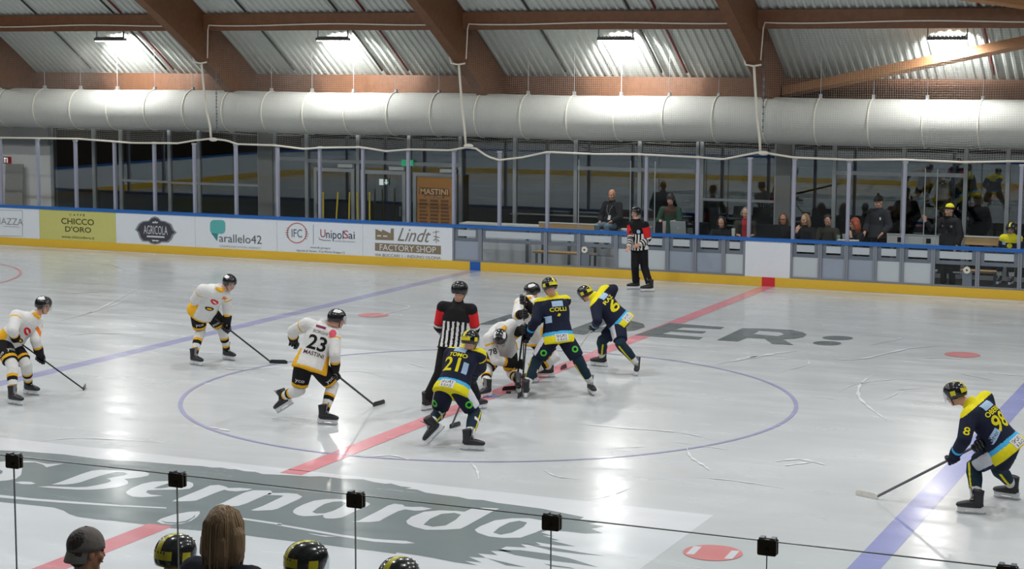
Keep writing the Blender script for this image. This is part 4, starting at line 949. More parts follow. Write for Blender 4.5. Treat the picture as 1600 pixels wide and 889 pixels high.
def jersey(root, J, mats, fn, name='jersey', pad=1.0, hem=.14, voxel=.0125, sleeve=1.0):
    sp, lat, fwd = torso_frame(J); pel, nk = A3(J['pel']), A3(J['neck']); mb = MB(); D = nk-pel; p = pad
    bk = -fwd*.035
    mb.loft([pel-sp*hem, pel-sp*hem*.5, pel+D*.10, pel+D*.35+bk*.6, pel+D*.6+bk, pel+D*.8+bk*.7, pel+D*.93, nk+sp*.02, nk+sp*.085], [.255*p, .252*p, .225*p, .20*p, .215*p, .215*p, .17*p, .09*p, .078*p], [.205*p, .20*p, .17*p, .15*p, .16*p, .155*p, .125*p, .09*p, .078*p], lat, 20)
    for k in 'LR':
        sh, el, wr = A3(J['sh'+k]), A3(J['el'+k]), A3(J['wr'+k]); inn = pel+D*.82
        mb.capsule(inn+(sh-inn)*.3, sh, .12*p, .098*p); mb.capsule(sh, el, .098*p, .08*p); e2 = el+(wr-el)*.88*sleeve
        mb.capsule(el, el+(e2-el)*.5, .08*p, .072*p); mb.loft([el, el+(e2-el)*.5, e2], [.076*p, .072*p, .062*p], None, lat, 14)
    V, F = remesh(mb, voxel, 3); Cn = centers(V, F)
    t = (Cn-(pel-sp*hem))@sp/(np.linalg.norm(D)+hem); x = (Cn-pel)@lat; y = (Cn-pel)@fwd
    # which limb a point belongs to
    q = pel+np.clip((Cn-pel)@sp, -hem, np.linalg.norm(D)*.8)[:, None]*sp; rel = Cn-q
    dt = np.sqrt(((rel@lat)/(.21*p))**2+((rel@fwd)/(.16*p))**2)
    arm = np.full(len(Cn), -1.0)
    best = dt.copy()
    for k in 'LR':
        sh, el, wr = A3(J['sh'+k]), A3(J['el'+k]), A3(J['wr'+k])
        t1, d1 = arm_t(Cn, sh, el); t2, d2 = arm_t(Cn, el, wr)
        for tt, dd, r, o_ in ((t1, d1/(.095*p), .09, 0), (t2, d2/(.075*p), .075, 1)):
            b = dd < best; arm = np.where(b, o_+tt, arm); best = np.where(b, dd, best)
    fm = fn(dict(t=t, x=x, y=y, arm=arm, sp=sp, lat=lat, fwd=fwd, P=Cn, n=len(Cn), dn=np.linalg.norm(Cn-(nk+sp*.04), axis=1)))
    o = obj(name, V, F, mats, root, fm, True); return o, (bvh(V, F), sp, lat, fwd, pel, nk)
def shorts(root, J, mats, fn, name='shorts', pad=1.0, full=.86, voxel=.0125):
    sp, lat, fwd = torso_frame(J); pel = A3(J['pel']); mb = MB(); p = pad
    mb.loft([pel-sp*.12, pel-sp*.05, pel+sp*.05, pel+sp*.12], [.15*p, .185*p, .185*p, .16*p], [.12*p, .145*p, .145*p, .12*p], lat, 16)
    for k in 'LR':
        sg = 1 if k == 'L' else -1; hip = pel+lat*.10*sg-sp*.04; kn = A3(J['kn'+k]); e = hip+(kn-hip)*full
        d = nrm(e-hip); mb.loft([hip-d*.08, hip, hip+(e-hip)*.5, e-d*.02, e], [.09*p, .13*p, .13*p, .118*p, .112*p], [.09*p, .13*p, .13*p, .118*p, .112*p], lat, 16)
    V, F = remesh(mb, voxel, 2); Cn = centers(V, F); tt = np.zeros(len(Cn)); best = np.full(len(Cn), 9.); side = np.zeros(len(Cn)); ang = np.zeros(len(Cn))
    for k in 'LR':
        sg = 1 if k == 'L' else -1; hip = pel+lat*.10*sg-sp*.04; kn = A3(J['kn'+k]); t, d = arm_t(Cn, hip, kn); ax = nrm(kn-hip)
        lt = nrm(lat*sg-ax*(ax@(lat*sg))); q = Cn-hip; q = q-np.outer(q@ax, ax); a = (q@lt)/(np.linalg.norm(q, axis=1)+1e-6)
        b = d < best; tt = np.where(b, t, tt); side = np.where(b, sg, side); ang = np.where(b, a, ang); best = np.where(b, d, best)
    o = obj(name, V, F, mats, root, fn(dict(t=tt/full, out=ang, side=side, n=len(Cn), P=Cn)), True); return o, (bvh(V, F), sp, lat, fwd, pel)
def sock(root, J, k, mats, fn, p=1.0):
    kn, an = A3(J['kn'+k]), A3(J['an'+k]); sp, lat, fwd = torso_frame(J); pel = A3(J['pel']); sg = 1 if k == 'L' else -1; hip = pel+lat*.10*sg-sp*.04
    up_ = kn+nrm(hip-kn)*.10; ax = nrm(an-kn); fr = fwd-ax*(fwd@ax); fr = nrm(fr)
    mb = MB(); mb.loft([up_, kn+(up_-kn)*.4, kn+fr*.012, kn+(an-kn)*.18+fr*.02, kn+(an-kn)*.42, kn+(an-kn)*.72, kn+(an-kn)*.97], [.085*p, .086*p, .088*p, .085*p, .078*p, .064*p, .056*p], [.085*p, .088*p, .09*p, .088*p, .082*p, .068*p, .056*p], lat, 16)
    V, F = remesh(mb, .010, 2); Cn = centers(V, F); t = (Cn-kn)@ax/np.linalg.norm(an-kn); q = Cn-kn; q = q-np.outer(q@ax, ax); lt = nrm(np.cross(ax, fr))
    return obj('sock', V, F, mats, root, fn(dict(t=t, x=(q@lt), y=(q@fr), n=len(Cn))), True)
def print_text(root, T, body_, cx, cy, w, h, m, name, back=True, bold=.01, tilt=0.0, cols=None):
    """lettering centred at lateral cx, spine height cy (metres from the hips) on the back or chest"""
    bv, sp, lat, fwd, pel = T[:5]; r = lat*(-1 if back else 1)*1.0; d = fwd if back else -fwd
    # seen from behind, the person's left is on the left: right = -lat
    r = -lat if back else lat
    r2 = r*math.cos(tilt)+sp*math.sin(tilt); u2 = -r*math.sin(tilt)+sp*math.cos(tilt)
    V, F = text2d(body_, bold); o = pel+sp*cy+r*cx-r2*w/2-u2*h/2
    project(root, V, F, o, r2*w, u2*h, d, T, m, name)
def print_poly(root, T, poly, cx, cy, w, h, m, name, back=True, tilt=0.0, direction=None, frame=None, off=.004):
    bv, sp, lat, fwd, pel = T[:5]; d = fwd if back else -fwd; r = -lat if back else lat
    if frame: o0, r, u_, d = frame
    else: o0, u_ = pel, sp
    r2 = r*math.cos(tilt)+u_*math.sin(tilt); u2 = -r*math.sin(tilt)+u_*math.cos(tilt)
    bm = bmesh.new(); ff = bm.faces.new([bm.verts.new((a, b, 0)) for a, b in poly]); bm.verts.index_update(); V = [(v.co.x, v.co.y) for v in bm.verts]; F = [tuple(v.index for v in ff.verts)]; bm.free()
    project(root, np.array(V), F, o0+u_*cy+r*cx-r2*w/2-u2*h/2, r2*w, u2*h, d, T, m, name, off)
RECT = [(0, 0), (1, 0), (1, 1), (0, 1)]
OVAL = [(.5+.5*math.cos(t), .5+.5*math.sin(t)) for t in np.linspace(0, 2*math.pi, 25)[:-1]]
def ringpoly(w):
    n = 20; return n
def print_ring(root, T, o, r, u_, d, rad, m, name):
    n = 22; V = []; F = []
    for i in range(n):
        t = 2*math.pi*i/n
        for q in (.52, 1.0): V.append((.5+.5*q*math.cos(t), .5+.5*q*math.sin(t)))
    for i in range(n): j = (i+1) % n; F.append((2*i, 2*i+1, 2*j+1, 2*j))
    project(root, np.array(V), F, o-r*rad-u_*rad, r*2*rad, u_*2*rad, d, T, m, name)
def make_stick(name, label, heel, top, toe_dir, m_sh=m_shaft, m_bl=m_shaft, group='hockey sticks in play', blade_len=.30, flip=1):
    heel, top = A3(heel), A3(top); d = nrm(top-heel)
    t = thing('hockey_stick', label, 'hockey stick', (float(heel[0]), float(heel[1]), 0), group)
    td = nrm(A3((*toe_dir, 0))); sd = np.cross((0, 0, 1), td)
    MB().loft([heel+d*.02, heel+d*.3, top-d*.16, top], [.015]*4, [.010]*4, td, 8, sq=.6).build('shaft', m_sh, t)
    MB().loft([top-d*.14, top-d*.02, top], [.018, .018, .02], [.014, .014, .016], td, 8).build('grip_tape', m_tape_w if m_sh is not m_shaft_w else m_shaft, t)
    # blade: curved plate standing on the ice
    n = 9; V = []; F = []; base = A3((heel[0], heel[1], 0))
    for i in range(n):
        q = i/(n-1); p = base+td*(q*blade_len-.03)+sd*(.03*q*q)*flip; hh = .062 if 0 < i < n-1 else (.05 if i == 0 else .04)
        for s_ in (-1, 1):
            V.append(p+sd*s_*.006+np.array([0, 0, .004])); V.append(p+sd*s_*.005+np.array([0, 0, .004+hh]))
    for i in range(n-1):
        a, b = 4*i, 4*i+4
        F += [(a, b, b+1, a+1), (a+2, a+3, b+3, b+2), (a+1, b+1, b+3, a+3), (a, a+2, b+2, b)]
    F += [(0, 1, 3, 2), (4*n-4, 4*n-2, 4*n-1, 4*n-3)]
    obj('blade', V, F, m_bl, t); return t
def on_line(p, a, b):
    a, b, p = A3(a), A3(b), A3(p); d = nrm(b-a); return a+d*((p-a)@d)

# kits -------------------------------------------------------------
def kit_white(J):
    def fj(k):
        m = np.zeros(k['n'], int); a = k['arm']; tor = a < 0
        m[tor & (k['t'] < .06)] = 1; m[tor & (np.abs(k['x']) > .178) & (k['t'] < .40)] = 1; m[(k['dn'] < .085) & (k['y'] > .015)] = 1
        m[(a > 1.35) & (a < 1.5)] = 1; m[a >= 1.5] = 2; m[(a > .22) & (a < .3)] = 1
        return m
    def fs(k):
        m = np.zeros(k['n'], int); m[(k['t'] > .84) & (k['t'] < .96)] = 1; return m
    def fk(k):
        m = np.zeros(k['n'], int); t = k['t']; m[(t > .38) & (t < .47)] = 1; m[(t >= .47) & (t < .60)] = 2; m[(t > .76) & (t < .84)] = 1; m[t >= .84] = 2; return m
    return [c_white, c_yel, c_blk], fj, [c_blk, c_yel], fs, [c_white, c_yel, c_blk], fk, [c_blk, m_black], 'white'
def kit_navy(J):
    def fj(k):
        m = np.zeros(k['n'], int); a = k['arm']; tor = a < 0
        m[tor & (k['t'] < .17)] = 1; m[tor & (k['t'] >= .17) & (k['t'] < .25)] = 2
        m[(k['t'] > .95) & (a < .25)] = 1; m[(k['t'] > .80) & (a < .2) & (k['y'] > .03)] = 1
        m[(a > 1.55) & (a < 1.72)] = 2; m[a >= 1.72] = 1
        return m
    def fs(k):
        m = np.zeros(k['n'], int); m[(k['out'] > .82) & (k['t'] < .97) & (k['t'] > .05)] = 1; return m
    def fk(k):
        m = np.zeros(k['n'], int); m[(k['t'] > .72)] = 1; m[(np.abs(k['x']) > .06) & (np.abs(k['y']) < .013) & (k['t'] > 0) & (k['t'] < .8)] = 2; m[(k['t'] > .3) & (k['t'] < .42) & (np.abs(k['y']) < .06) & (k['x'] > .02)] = 1; return m
    return [c_navy, c_lem, c_cyan], fj, [c_navy, c_wpanel], fs, [c_sock, c_white, c_lem], fk, [c_navy, m_black], 'navy'

def player(key, label, kit, face, stick=None, hands='LR', name='hockey_player', group=None, J=None, s=1.0, skin=None):
    J = dict(J or POSES[key]); J = {k: A3(v) for k, v in J.items()}
    # joints closed on the stick
    if stick:
        heel, top = A3(stick['heel']), A3(stick['top']); ax = nrm(top-heel)
        for k in stick['hands']:
            w, el = J['wr'+k], J['el'+k]; d = nrm(w-el); g = on_line(w+d*.085, heel, top); d = nrm(g-el); J['wr'+k] = g-d*.085
    base = (J['anL']+J['anR'])/2; root = thing(name, label, 'person', (float(base[0]), float(base[1]), 0), group)
    body(root, J, face, skin or m_skin, s)
    mj, fj, ms, fs, mk, fk, mg, hst = kit(J)
    jo, T = jersey(root, J, mj, fj); so, TS = shorts(root, J, ms, fs)
    for k in 'LR':
        sock(root, J, k, mk, fk); skate(root, J['an'+k], J['toe'+k])
        w, el = J['wr'+k], J['el'+k]; d = nrm(w-el)
        axk = nrm(A3(stick['top'])-A3(stick['heel'])) if stick and k in stick['hands'] else None
        if axk is not None:                      # thumb side towards the blade
            axk = -axk
        glove(root, w, d, axk, mg, 1.15)
    f, l, u = frame_head(J, face); helmet(root, J['head'], f, l, u, hst)
    return root, J, jo, T, so, TS
JOINTS = ['pel', 'neck', 'head']+[a+s for a in ('sh', 'el', 'wr', 'kn', 'an', 'toe') for s in 'LR']
POSE_NUMBERS = {
 'P1': [(-6.35, -3.03, 0.81), (-6.01, -2.88, 1.18), (-5.91, -2.78, 1.34), (-6.08, -2.72, 1.07), (-6.17, -3.07, 1.21), (-5.97, -2.90, 0.84), (-6.06, -3.29, 1.03), (-6.02, -2.74, 0.63), (-6.17, -3.10, 0.88), (-6.05, -3.04, 0.51), (-6.08, -3.31, 0.53), (-6.20, -2.79, 0.17), (-5.90, -3.52, 0.17), (-6.01, -2.81, 0.06), (-5.71, -3.55, 0.06)],
 'P2': [(-5.40, 0.67, 0.92), (-5.05, 0.55, 1.25), (-4.91, 0.66, 1.36), (-5.02, 0.73, 1.16), (-5.24, 0.39, 1.26), (-5.08, 0.86, 0.88), (-5.45, 0.47, 1.08), (-4.97, 0.69, 0.70), (-5.50, 0.69, 0.94), (-5.27, 0.98, 0.57), (-5.57, 0.78, 0.53), (-5.31, 1.18, 0.17), (-5.50, 0.51, 0.17), (-5.13, 1.13, 0.06), (-5.32, 0.46, 0.06)],
 'P3': [(-1.33, -2.89, 0.85), (-1.26, -2.68, 1.32), (-1.08, -2.65, 1.42), (-1.44, -2.83, 1.35), (-1.09, -2.70, 1.21), (-1.71, -2.75, 1.23), (-0.99, -2.86, 0.97), (-1.81, -2.57, 1.07), (-1.05, -2.74, 0.74), (-1.53, -2.91, 0.45), (-1.15, -2.64, 0.51), (-1.89, -2.75, 0.30), (-1.14, -2.89, 0.17), (-2.00, -2.75, 0.09), (-0.95, -2.87, 0.06)],
 'REF': [(0.06, -1.34, 0.98), (0.08, -1.24, 1.53), (0.13, -1.29, 1.72), (-0.10, -1.35, 1.49), (0.28, -1.22, 1.46), (-0.20, -1.29, 1.20), (0.28, -1.09, 1.18), (-0.20, -1.08, 1.04), (0.16, -0.92, 1.01), (-0.11, -1.42, 0.55), (0.30, -1.33, 0.51), (-0.33, -1.38, 0.17), (0.29, -1.07, 0.17), (-0.26, -1.21, 0.06), (0.37, -0.90, 0.06)],
 'P21': [(1.01, -3.31, 0.77), (1.05, -3.01, 1.18), (1.15, -3.11, 1.33), (0.85, -3.06, 1.13), (1.25, -3.04, 1.14), (0.73, -2.91, 0.90), (1.17, -2.82, 0.94), (0.87, -2.71, 0.80), (1.01, -2.64, 0.82), (0.75, -3.20, 0.39), (1.27, -3.23, 0.42), (0.82, -3.60, 0.29), (1.36, -3.58, 0.17), (0.77, -3.65, 0.06), (1.55, -3.54, 0.06)],
 'COL': [(0.89, 0.50, 0.91), (0.77, 0.60, 1.44), (0.76, 0.49, 1.62), (0.59, 0.51, 1.35), (0.89, 0.77, 1.38), (0.63, 0.29, 1.14), (0.63, 0.71, 1.18), (0.48, 0.39, 0.93), (0.42, 0.61, 1.01), (0.62, 0.34, 0.52), (1.20, 0.58, 0.53), (0.55, 0.12, 0.17), (1.30, 0.81, 0.17), (0.49, 0.30, 0.06), (1.42, 0.66, 0.06)],
 'P78': [(-0.08, 0.65, 0.64), (0.06, 0.30, 0.96), (0.12, 0.14, 0.86), (0.14, 0.48, 1.01), (-0.09, 0.20, 0.83), (0.08, 0.72, 0.82), (0.02, 0.19, 0.51), (0.26, 0.61, 0.99), (0.26, 0.29, 0.37), (-0.01, 0.85, 0.22), (-0.17, 0.26, 0.34), (0.23, 0.54, 0.17), (0.02, -0.12, 0.17), (0.32, 0.37, 0.06), (-0.03, -0.30, 0.06)],
 'PB': [(0.13, 1.47, 0.74), (0.05, 1.37, 1.26), (0.04, 1.53, 1.39), (0.25, 1.35, 1.24), (-0.13, 1.44, 1.21), (0.31, 1.12, 1.05), (-0.07, 1.18, 1.05), (0.24, 0.99, 1.27), (0.01, 0.93, 1.11), (0.30, 1.49, 0.31), (0.42, 1.55, 0.39), (0.17, 1.87, 0.17), (0.12, 1.33, 0.17), (0.01, 1.78, 0.06), (-0.04, 1.24, 0.06)],
 'P6': [(0.96, 2.88, 0.83), (0.60, 2.77, 1.18), (0.41, 2.83, 1.23), (0.67, 2.61, 1.08), (0.69, 2.95, 1.28), (0.78, 2.42, 0.87), (0.73, 3.25, 1.28), (0.65, 2.59, 0.71), (0.68, 3.12, 1.05), (1.11, 2.59, 0.51), (0.68, 2.94, 0.48), (1.33, 2.75, 0.17), (0.55, 3.21, 0.17), (1.39, 2.56, 0.06), (0.36, 3.23, 0.06)],
 'OB': [(8.05, -4.04, 0.77), (7.70, -4.05, 1.17), (7.53, -4.09, 1.29), (7.71, -4.24, 1.09), (7.82, -3.88, 1.22), (7.70, -4.45, 0.86), (7.89, -3.76, 0.94), (7.53, -4.39, 0.66), (7.85, -3.99, 0.80), (7.74, -3.93, 0.48), (7.97, -3.71, 0.43), (7.81, -4.24, 0.17), (8.06, -3.37, 0.17), (7.62, -4.26, 0.06), (7.87, -3.34, 0.06)],
 'LIN': [(-2.37, 13.07, 0.96), (-2.41, 13.03, 1.48), (-2.47, 13.09, 1.68), (-2.21, 12.97, 1.44), (-2.59, 13.11, 1.42), (-2.16, 13.05, 1.14), (-2.53, 12.95, 1.15), (-2.31, 12.86, 1.00), (-2.50, 12.75, 0.96), (-2.25, 13.08, 0.51), (-2.41, 12.92, 0.53), (-2.06, 12.89, 0.17), (-2.47, 13.15, 0.17), (-2.22, 12.79, 0.06), (-2.63, 13.05, 0.06)],
}
POSES = {k: dict(zip(JOINTS, v)) for k, v in POSE_NUMBERS.items()}
# ------------------------------------------------------------------ players on the ice
def hand_c(J, k):
    w, el = A3(J['wr'+k]), A3(J['el'+k]); return w+nrm(w-el)*.085
def stick_def(key, heel_px, top_k, low_k=None, ext=.10):
    J = POSES[key]; heel = ground(*heel_px, .02); h = hand_c(J, top_k)
    if low_k:                               # run the shaft between both hands
        h2 = hand_c(J, low_k); d1, d2 = nrm(h-heel), nrm(h2-heel); d = nrm(d1*1.5+d2*.5); top = heel+d*(np.linalg.norm(h-heel)+ext)
        return dict(heel=heel, top=top, hands=top_k+low_k)
    return dict(heel=heel, top=h+nrm(h-heel)*ext, hands=top_k)
gw, gn = 'players in white', 'players in navy and yellow'
def shorts_text(root, TS, J, k, txt, m, name='shorts_lettering', front=True, w=.13, h=.055):
    bv, sp, lat, fwd, pel = TS; sg = 1 if k == 'L' else -1; hip = pel+lat*.10*sg-sp*.04; kn = A3(J['kn'+k]); ax = nrm(hip-kn); d = fwd if not front else -fwd
    d = nrm(d-ax*(d@ax)); r = np.cross(ax, -d)*-1 if False else np.cross(d, ax); c = hip+(kn-hip)*.6
    V, F = text2d(txt, .01); project(root, V, F, c-r*w/2-ax*h/2, r*w, ax*h, d, TS, m, name)
def shorts_ring(root, TS, J, k, back=True):
    bv, sp, lat, fwd, pel = TS; sg = 1 if k == 'L' else -1; hip = pel+lat*.10*sg-sp*.04; kn = A3(J['kn'+k]); ax = nrm(hip-kn); d = fwd if back else -fwd
    d = nrm(d-ax*(d@ax)); r = np.cross(d, ax); print_ring(root, TS, hip+(kn-hip)*.58, r, ax, d, .05, c_green, 'green_badge')
def white_front(root, J, T, TS):
    print_poly(root, T, OVAL, .0, .33, .17, .10, c_red, 'chest_badge', back=False, tilt=-.5); print_poly(root, T, OVAL, .0, .33, .11, .03, c_white, 'chest_badge_centre', back=False, tilt=-.5, off=.007)
    print_poly(root, T, OVAL, -.01, .16, .16, .07, c_olive, 'crest', back=False); print_poly(root, T, OVAL, -.01, .16, .10, .035, c_yel, 'crest_centre', back=False, off=.007)
    print_poly(root, T, RECT, .13, .43, .09, .05, cloth('orange', (226, 120, 40)), 'shoulder_patch', back=False, tilt=-.4)
    for k in 'LR': shorts_text(root, TS, J, k, 'yco', c_white)
def navy_back(root, J, T, TS, name, num, rings=True, ncx=0.0):
    print_poly(root, T, RECT, 0, .44, .17, .085, c_pale, 'shoulder_patch'); print_text(root, T, name, 0, .355, .26, .06, c_lem, 'name_lettering', bold=.02)
    if num: print_text(root, T, num, ncx, .22, .24, .19, c_lem, 'number_lettering', bold=.02)
    print_poly(root, T, RECT, .0, -.065, .20, .115, c_white, 'hem_patch'); print_text(root, T, 'SPORT', 0, -.042, .17, .05, c_navy, 'hem_lettering', bold=.02); print_text(root, T, '& BLAZE', 0, -.095, .15, .034, c_navy, 'hem_lettering')
    if rings:
        for k in 'LR': shorts_ring(root, TS, J, k)

sd = stick_def('P1', (130.7, 607.9), 'R', 'L')
root, J, jo, T, so, TS = player('P1', 'player in white leaning forward at the left edge of the photo', kit_white, (1, .05, -.12), sd, group=gw)
white_front(root, J, T, TS)
make_stick('hockey_stick', 'black stick held by the white player at the left edge', sd['heel'], sd['top'], (-.42, .9), m_shaft, m_shaft)
sd = stick_def('P2', (423.8, 566), 'R', 'L')
root, J, jo, T, so, TS = player('P2', 'player in white crouching beside the left blue line, stick to the right', kit_white, (.93, -.42, -.30), sd, group=gw)
white_front(root, J, T, TS)
a, b_ = ground(423.8, 567.5), ground(445, 568.5)
make_stick('hockey_stick', 'black stick of the white player beside the left blue line', sd['heel'], sd['top'], (b_-a)[:2])
sd = stick_def('P3', (585, 633), 'R', None, .06)
root, J, jo, T, so, TS = player('P3', 'player in white with number 23 on the back, skating away', kit_white, (.85, .5, -.12), sd, group=gw)
print_text(root, T, '23', .0, .24, .26, .20, c_blk, 'number_lettering', bold=.02); print_text(root, T, 'MASTINI', .0, .09, .28, .055, c_brown, 'team_lettering', bold=.012); print_text(root, T, 'BORGHI', .0, .395, .20, .045, c_grey, 'name_lettering')
print_poly(root, T, OVAL, .16, .43, .10, .12, cloth('rose', (216, 90, 110)), 'shoulder_badge'); print_poly(root, T, RECT, -.02, .47, .14, .04, cloth('wine', (120, 40, 70)), 'neck_patch')
for k in 'LR': shorts_text(root, TS, J, k, 'yco', c_white, front=False)
a, b_ = ground(585, 634), ground(610.8, 628)
make_stick('hockey_stick', 'black stick of the player with number 23', sd['heel'], sd['top'], (b_-a)[:2])
sd = stick_def('P78', (806, 607), 'L', 'R')
root, J, jo, T, so, TS = player('P78', 'player in white bent low at the face-off, number 78 on the sleeve', kit_white, (.12, -.55, -.95), sd, group=gw)
sh, el = J['shR'], J['elR']; bv, sp, lat, fwd, pel = T[:5]; ax = nrm(el-sh); dd = nrm(FW-ax*(FW@ax)); r_ = np.cross(dd, -ax)
V, F = text2d('78', .01); project(root, V, F, sh+(el-sh)*.62-r_*.06+ax*.04, r_*.12, -ax*.09, dd, T, c_blk, 'sleeve_number')
make_stick('hockey_stick', 'stick of the white player bent low over the puck', sd['heel'], sd['top'], (-.5, -.5), blade_len=.26)
sd = stick_def('PB', (817, 600), 'L', 'R')
root, J, jo, T, so, TS = player('PB', 'player in white half hidden behind the navy player at the face-off', kit_white, (-.8, -.5, -.3), sd, group=gw)
make_stick('hockey_stick', 'upright stick of the half hidden white player', sd['heel'], sd['top'], (-.2, .9), m_shaft_g, blade_len=.26)
sd = stick_def('P21', (705, 667), 'R', 'L')
root, J, jo, T, so, TS = player('P21', 'player in navy and yellow with number 21, striding beside the referee', kit_navy, (.35, 1, -.15), sd, group=gn)
navy_back(root, J, T, TS, 'TOMO', '21', ncx=-.05); print_poly(root, T, RECT, .14, .2, .06, .15, c_pale, 'side_patch')
make_stick('hockey_stick', 'thin stick seen between the legs of number 21', sd['heel'], sd['top'], (.25, 1), m_shaft_g, blade_len=.26)
sd = stick_def('COL', (815, 616), 'R', 'L')
root, J, jo, T, so, TS = player('COL', 'tall player in navy and yellow standing wide-legged at the face-off, back turned', kit_navy, (-.85, .42, -.28), sd, group=gn)
navy_back(root, J, T, TS, 'COLLI', None); print_poly(root, T, [(0, .3), (.5, 0), (1, .7), (.4, 1)], .0, .27, .06, .05, c_lem, 'leaf_badge'); print_poly(root, T, RECT, -.16, .22, .10, .10, c_pale, 'side_patch')
a, b_ = ground(815, 617), ground(791, 630)
make_stick('hockey_stick', 'black stick with its blade on the ice just below the puck', sd['heel'], sd['top'], (b_-a)[:2])
sd = stick_def('P6', (884, 572.5), 'R', 'L')
root, J, jo, T, so, TS = player('P6', 'player in navy and yellow bending left with one elbow raised behind', kit_navy, (-.92, .12, -.42), sd, group=gn)
navy_back(root, J, T, TS, 'RAZ', '6', rings=False)
a, b_ = ground(884, 573), ground(852, 585)
make_stick('hockey_stick', 'white-shafted stick with a black blade left of the bending navy player', sd['heel'], sd['top'], (b_-a)[:2], m_shaft_w)
sd = stick_def('OB', (1368, 777), 'R', 'L')
root, J, jo, T, so, TS = player('OB', 'player in navy and yellow with number 98 crouching at the right', kit_navy, (-.97, .05, -.33), sd, group=gn)
navy_back(root, J, T, TS, 'OBERR', '98'); print_poly(root, T, RECT, -.17, .13, .16, .075, c_pale, 'side_patch', tilt=.5); print_text(root, T, 'einer', -.17, .13, .12, .04, c_navy, 'patch_lettering', tilt=.5)
shorts_text(root, TS, J, 'L', 'o', cloth('badge_blue', (40, 80, 170)), w=.06, h=.06)
sh, el = J['shL'], J['elL']; ax = nrm(el-sh); dd = nrm(FW-ax*(FW@ax)); r_ = np.cross(dd, -ax)
V, F = text2d('8', .01); project(root, V, F, sh+(el-sh)*.95-r_*.05, r_*.07, -ax*.10, dd, T, c_lem, 'sleeve_number')
a, b_ = ground(1368, 777), ground(1332, 768)
make_stick('hockey_stick', 'grey stick with a white taped blade, held by number 98', sd['heel'], sd['top'], (b_-a)[:2], m_shaft_g, m_tape_w)
pk = ground(794.5, 614.5); t = MB().loft([(pk[0], pk[1], .001), (pk[0], pk[1], .004), (pk[0], pk[1], .022), (pk[0], pk[1], .026)], [.036, .038, .038, .036], None, (1, 0, 0), 24).build('puck', m_rubber); tag(t, 'black puck lying on the red line at the face-off', 'puck')

# ------------------------------------------------------------------ officials
def trousers(root, J, m, p=1.0, name='trousers'):
    sp, lat, fwd = torso_frame(J); pel = A3(J['pel']); mb = MB()
    mb.loft([pel-sp*.12, pel-sp*.04, pel+sp*.06, pel+sp*.14], [.15*p, .175*p, .175*p, .155*p], [.11*p, .135*p, .13*p, .115*p], lat, 16)
    for k in 'LR':
        sg = 1 if k == 'L' else -1; hip = pel+lat*.095*sg-sp*.04; kn, an = A3(J['kn'+k]), A3(J['an'+k]); e = kn+(an-kn)*.97
        mb.capsule(hip, kn, .11*p, .085*p); mb.capsule(kn, kn+(e-kn)*.6, .085*p, .075*p); mb.loft([kn, kn+(e-kn)*.5, e], [.084*p, .078*p, .076*p], None, lat, 14)
    V, F = remesh(mb, .0125, 3); return obj(name, V, F, m, root, None, True)
def official(key, label, face, hands):
    J = {k: A3(v) for k, v in POSES[key].items()}; base = (J['anL']+J['anR'])/2; root = thing('referee', label, 'person', (float(base[0]), float(base[1]), 0), 'match officials')
    body(root, J, face, m_skin, 1.0, hands, voxel=.0085)
    def fj(k):
        m = np.zeros(k['n'], int); a = k['arm']; tor = a < 0
        st = (np.floor(k['x']/.034).astype(int) % 2)
        m[tor & (k['t'] < .60)] = 1+st[tor & (k['t'] < .60)]; m[tor & (k['t'] < .03)] = 2
        m[(a > .12) & (a <= .85)] = 3; st2 = np.floor(a*9).astype(int) % 2; q = a > .85; m[q] = 1+st2[q]
        return m
    jo, T = jersey(root, J, [c_blk, c_white, c_blk, c_red], fj, pad=.9, hem=.08)
    trousers(root, J, c_blk, 1.05)
    for k in 'LR': skate(root, J['an'+k], J['toe'+k])
    f, l, u = frame_head(J, face); helmet(root, J['head'], f, l, u, 'ref'); return root, J, T
official('REF', 'referee in black and white stripes seen from behind, near the centre spot', (.35, 1, -.1), {'L': {}, 'R': {}})
root, J, T = official('LIN', 'linesman in stripes standing by the far boards, facing the camera', (-.35, -1, -.02), {'L': dict(d=(-.8, -.5, -.2), side=(0, -.3, 1), up=(0, -1, .2)), 'R': dict(d=(-.1, -.9, -.5), side=(1, 0, .3), up=(-.3, -.3, .9))})
print_poly(root, T, OVAL, .09, .34, .075, .085, c_pale, 'chest_badge', back=False); print_poly(root, T, OVAL, -.09, .34, .06, .07, c_olive, 'chest_badge', back=False)

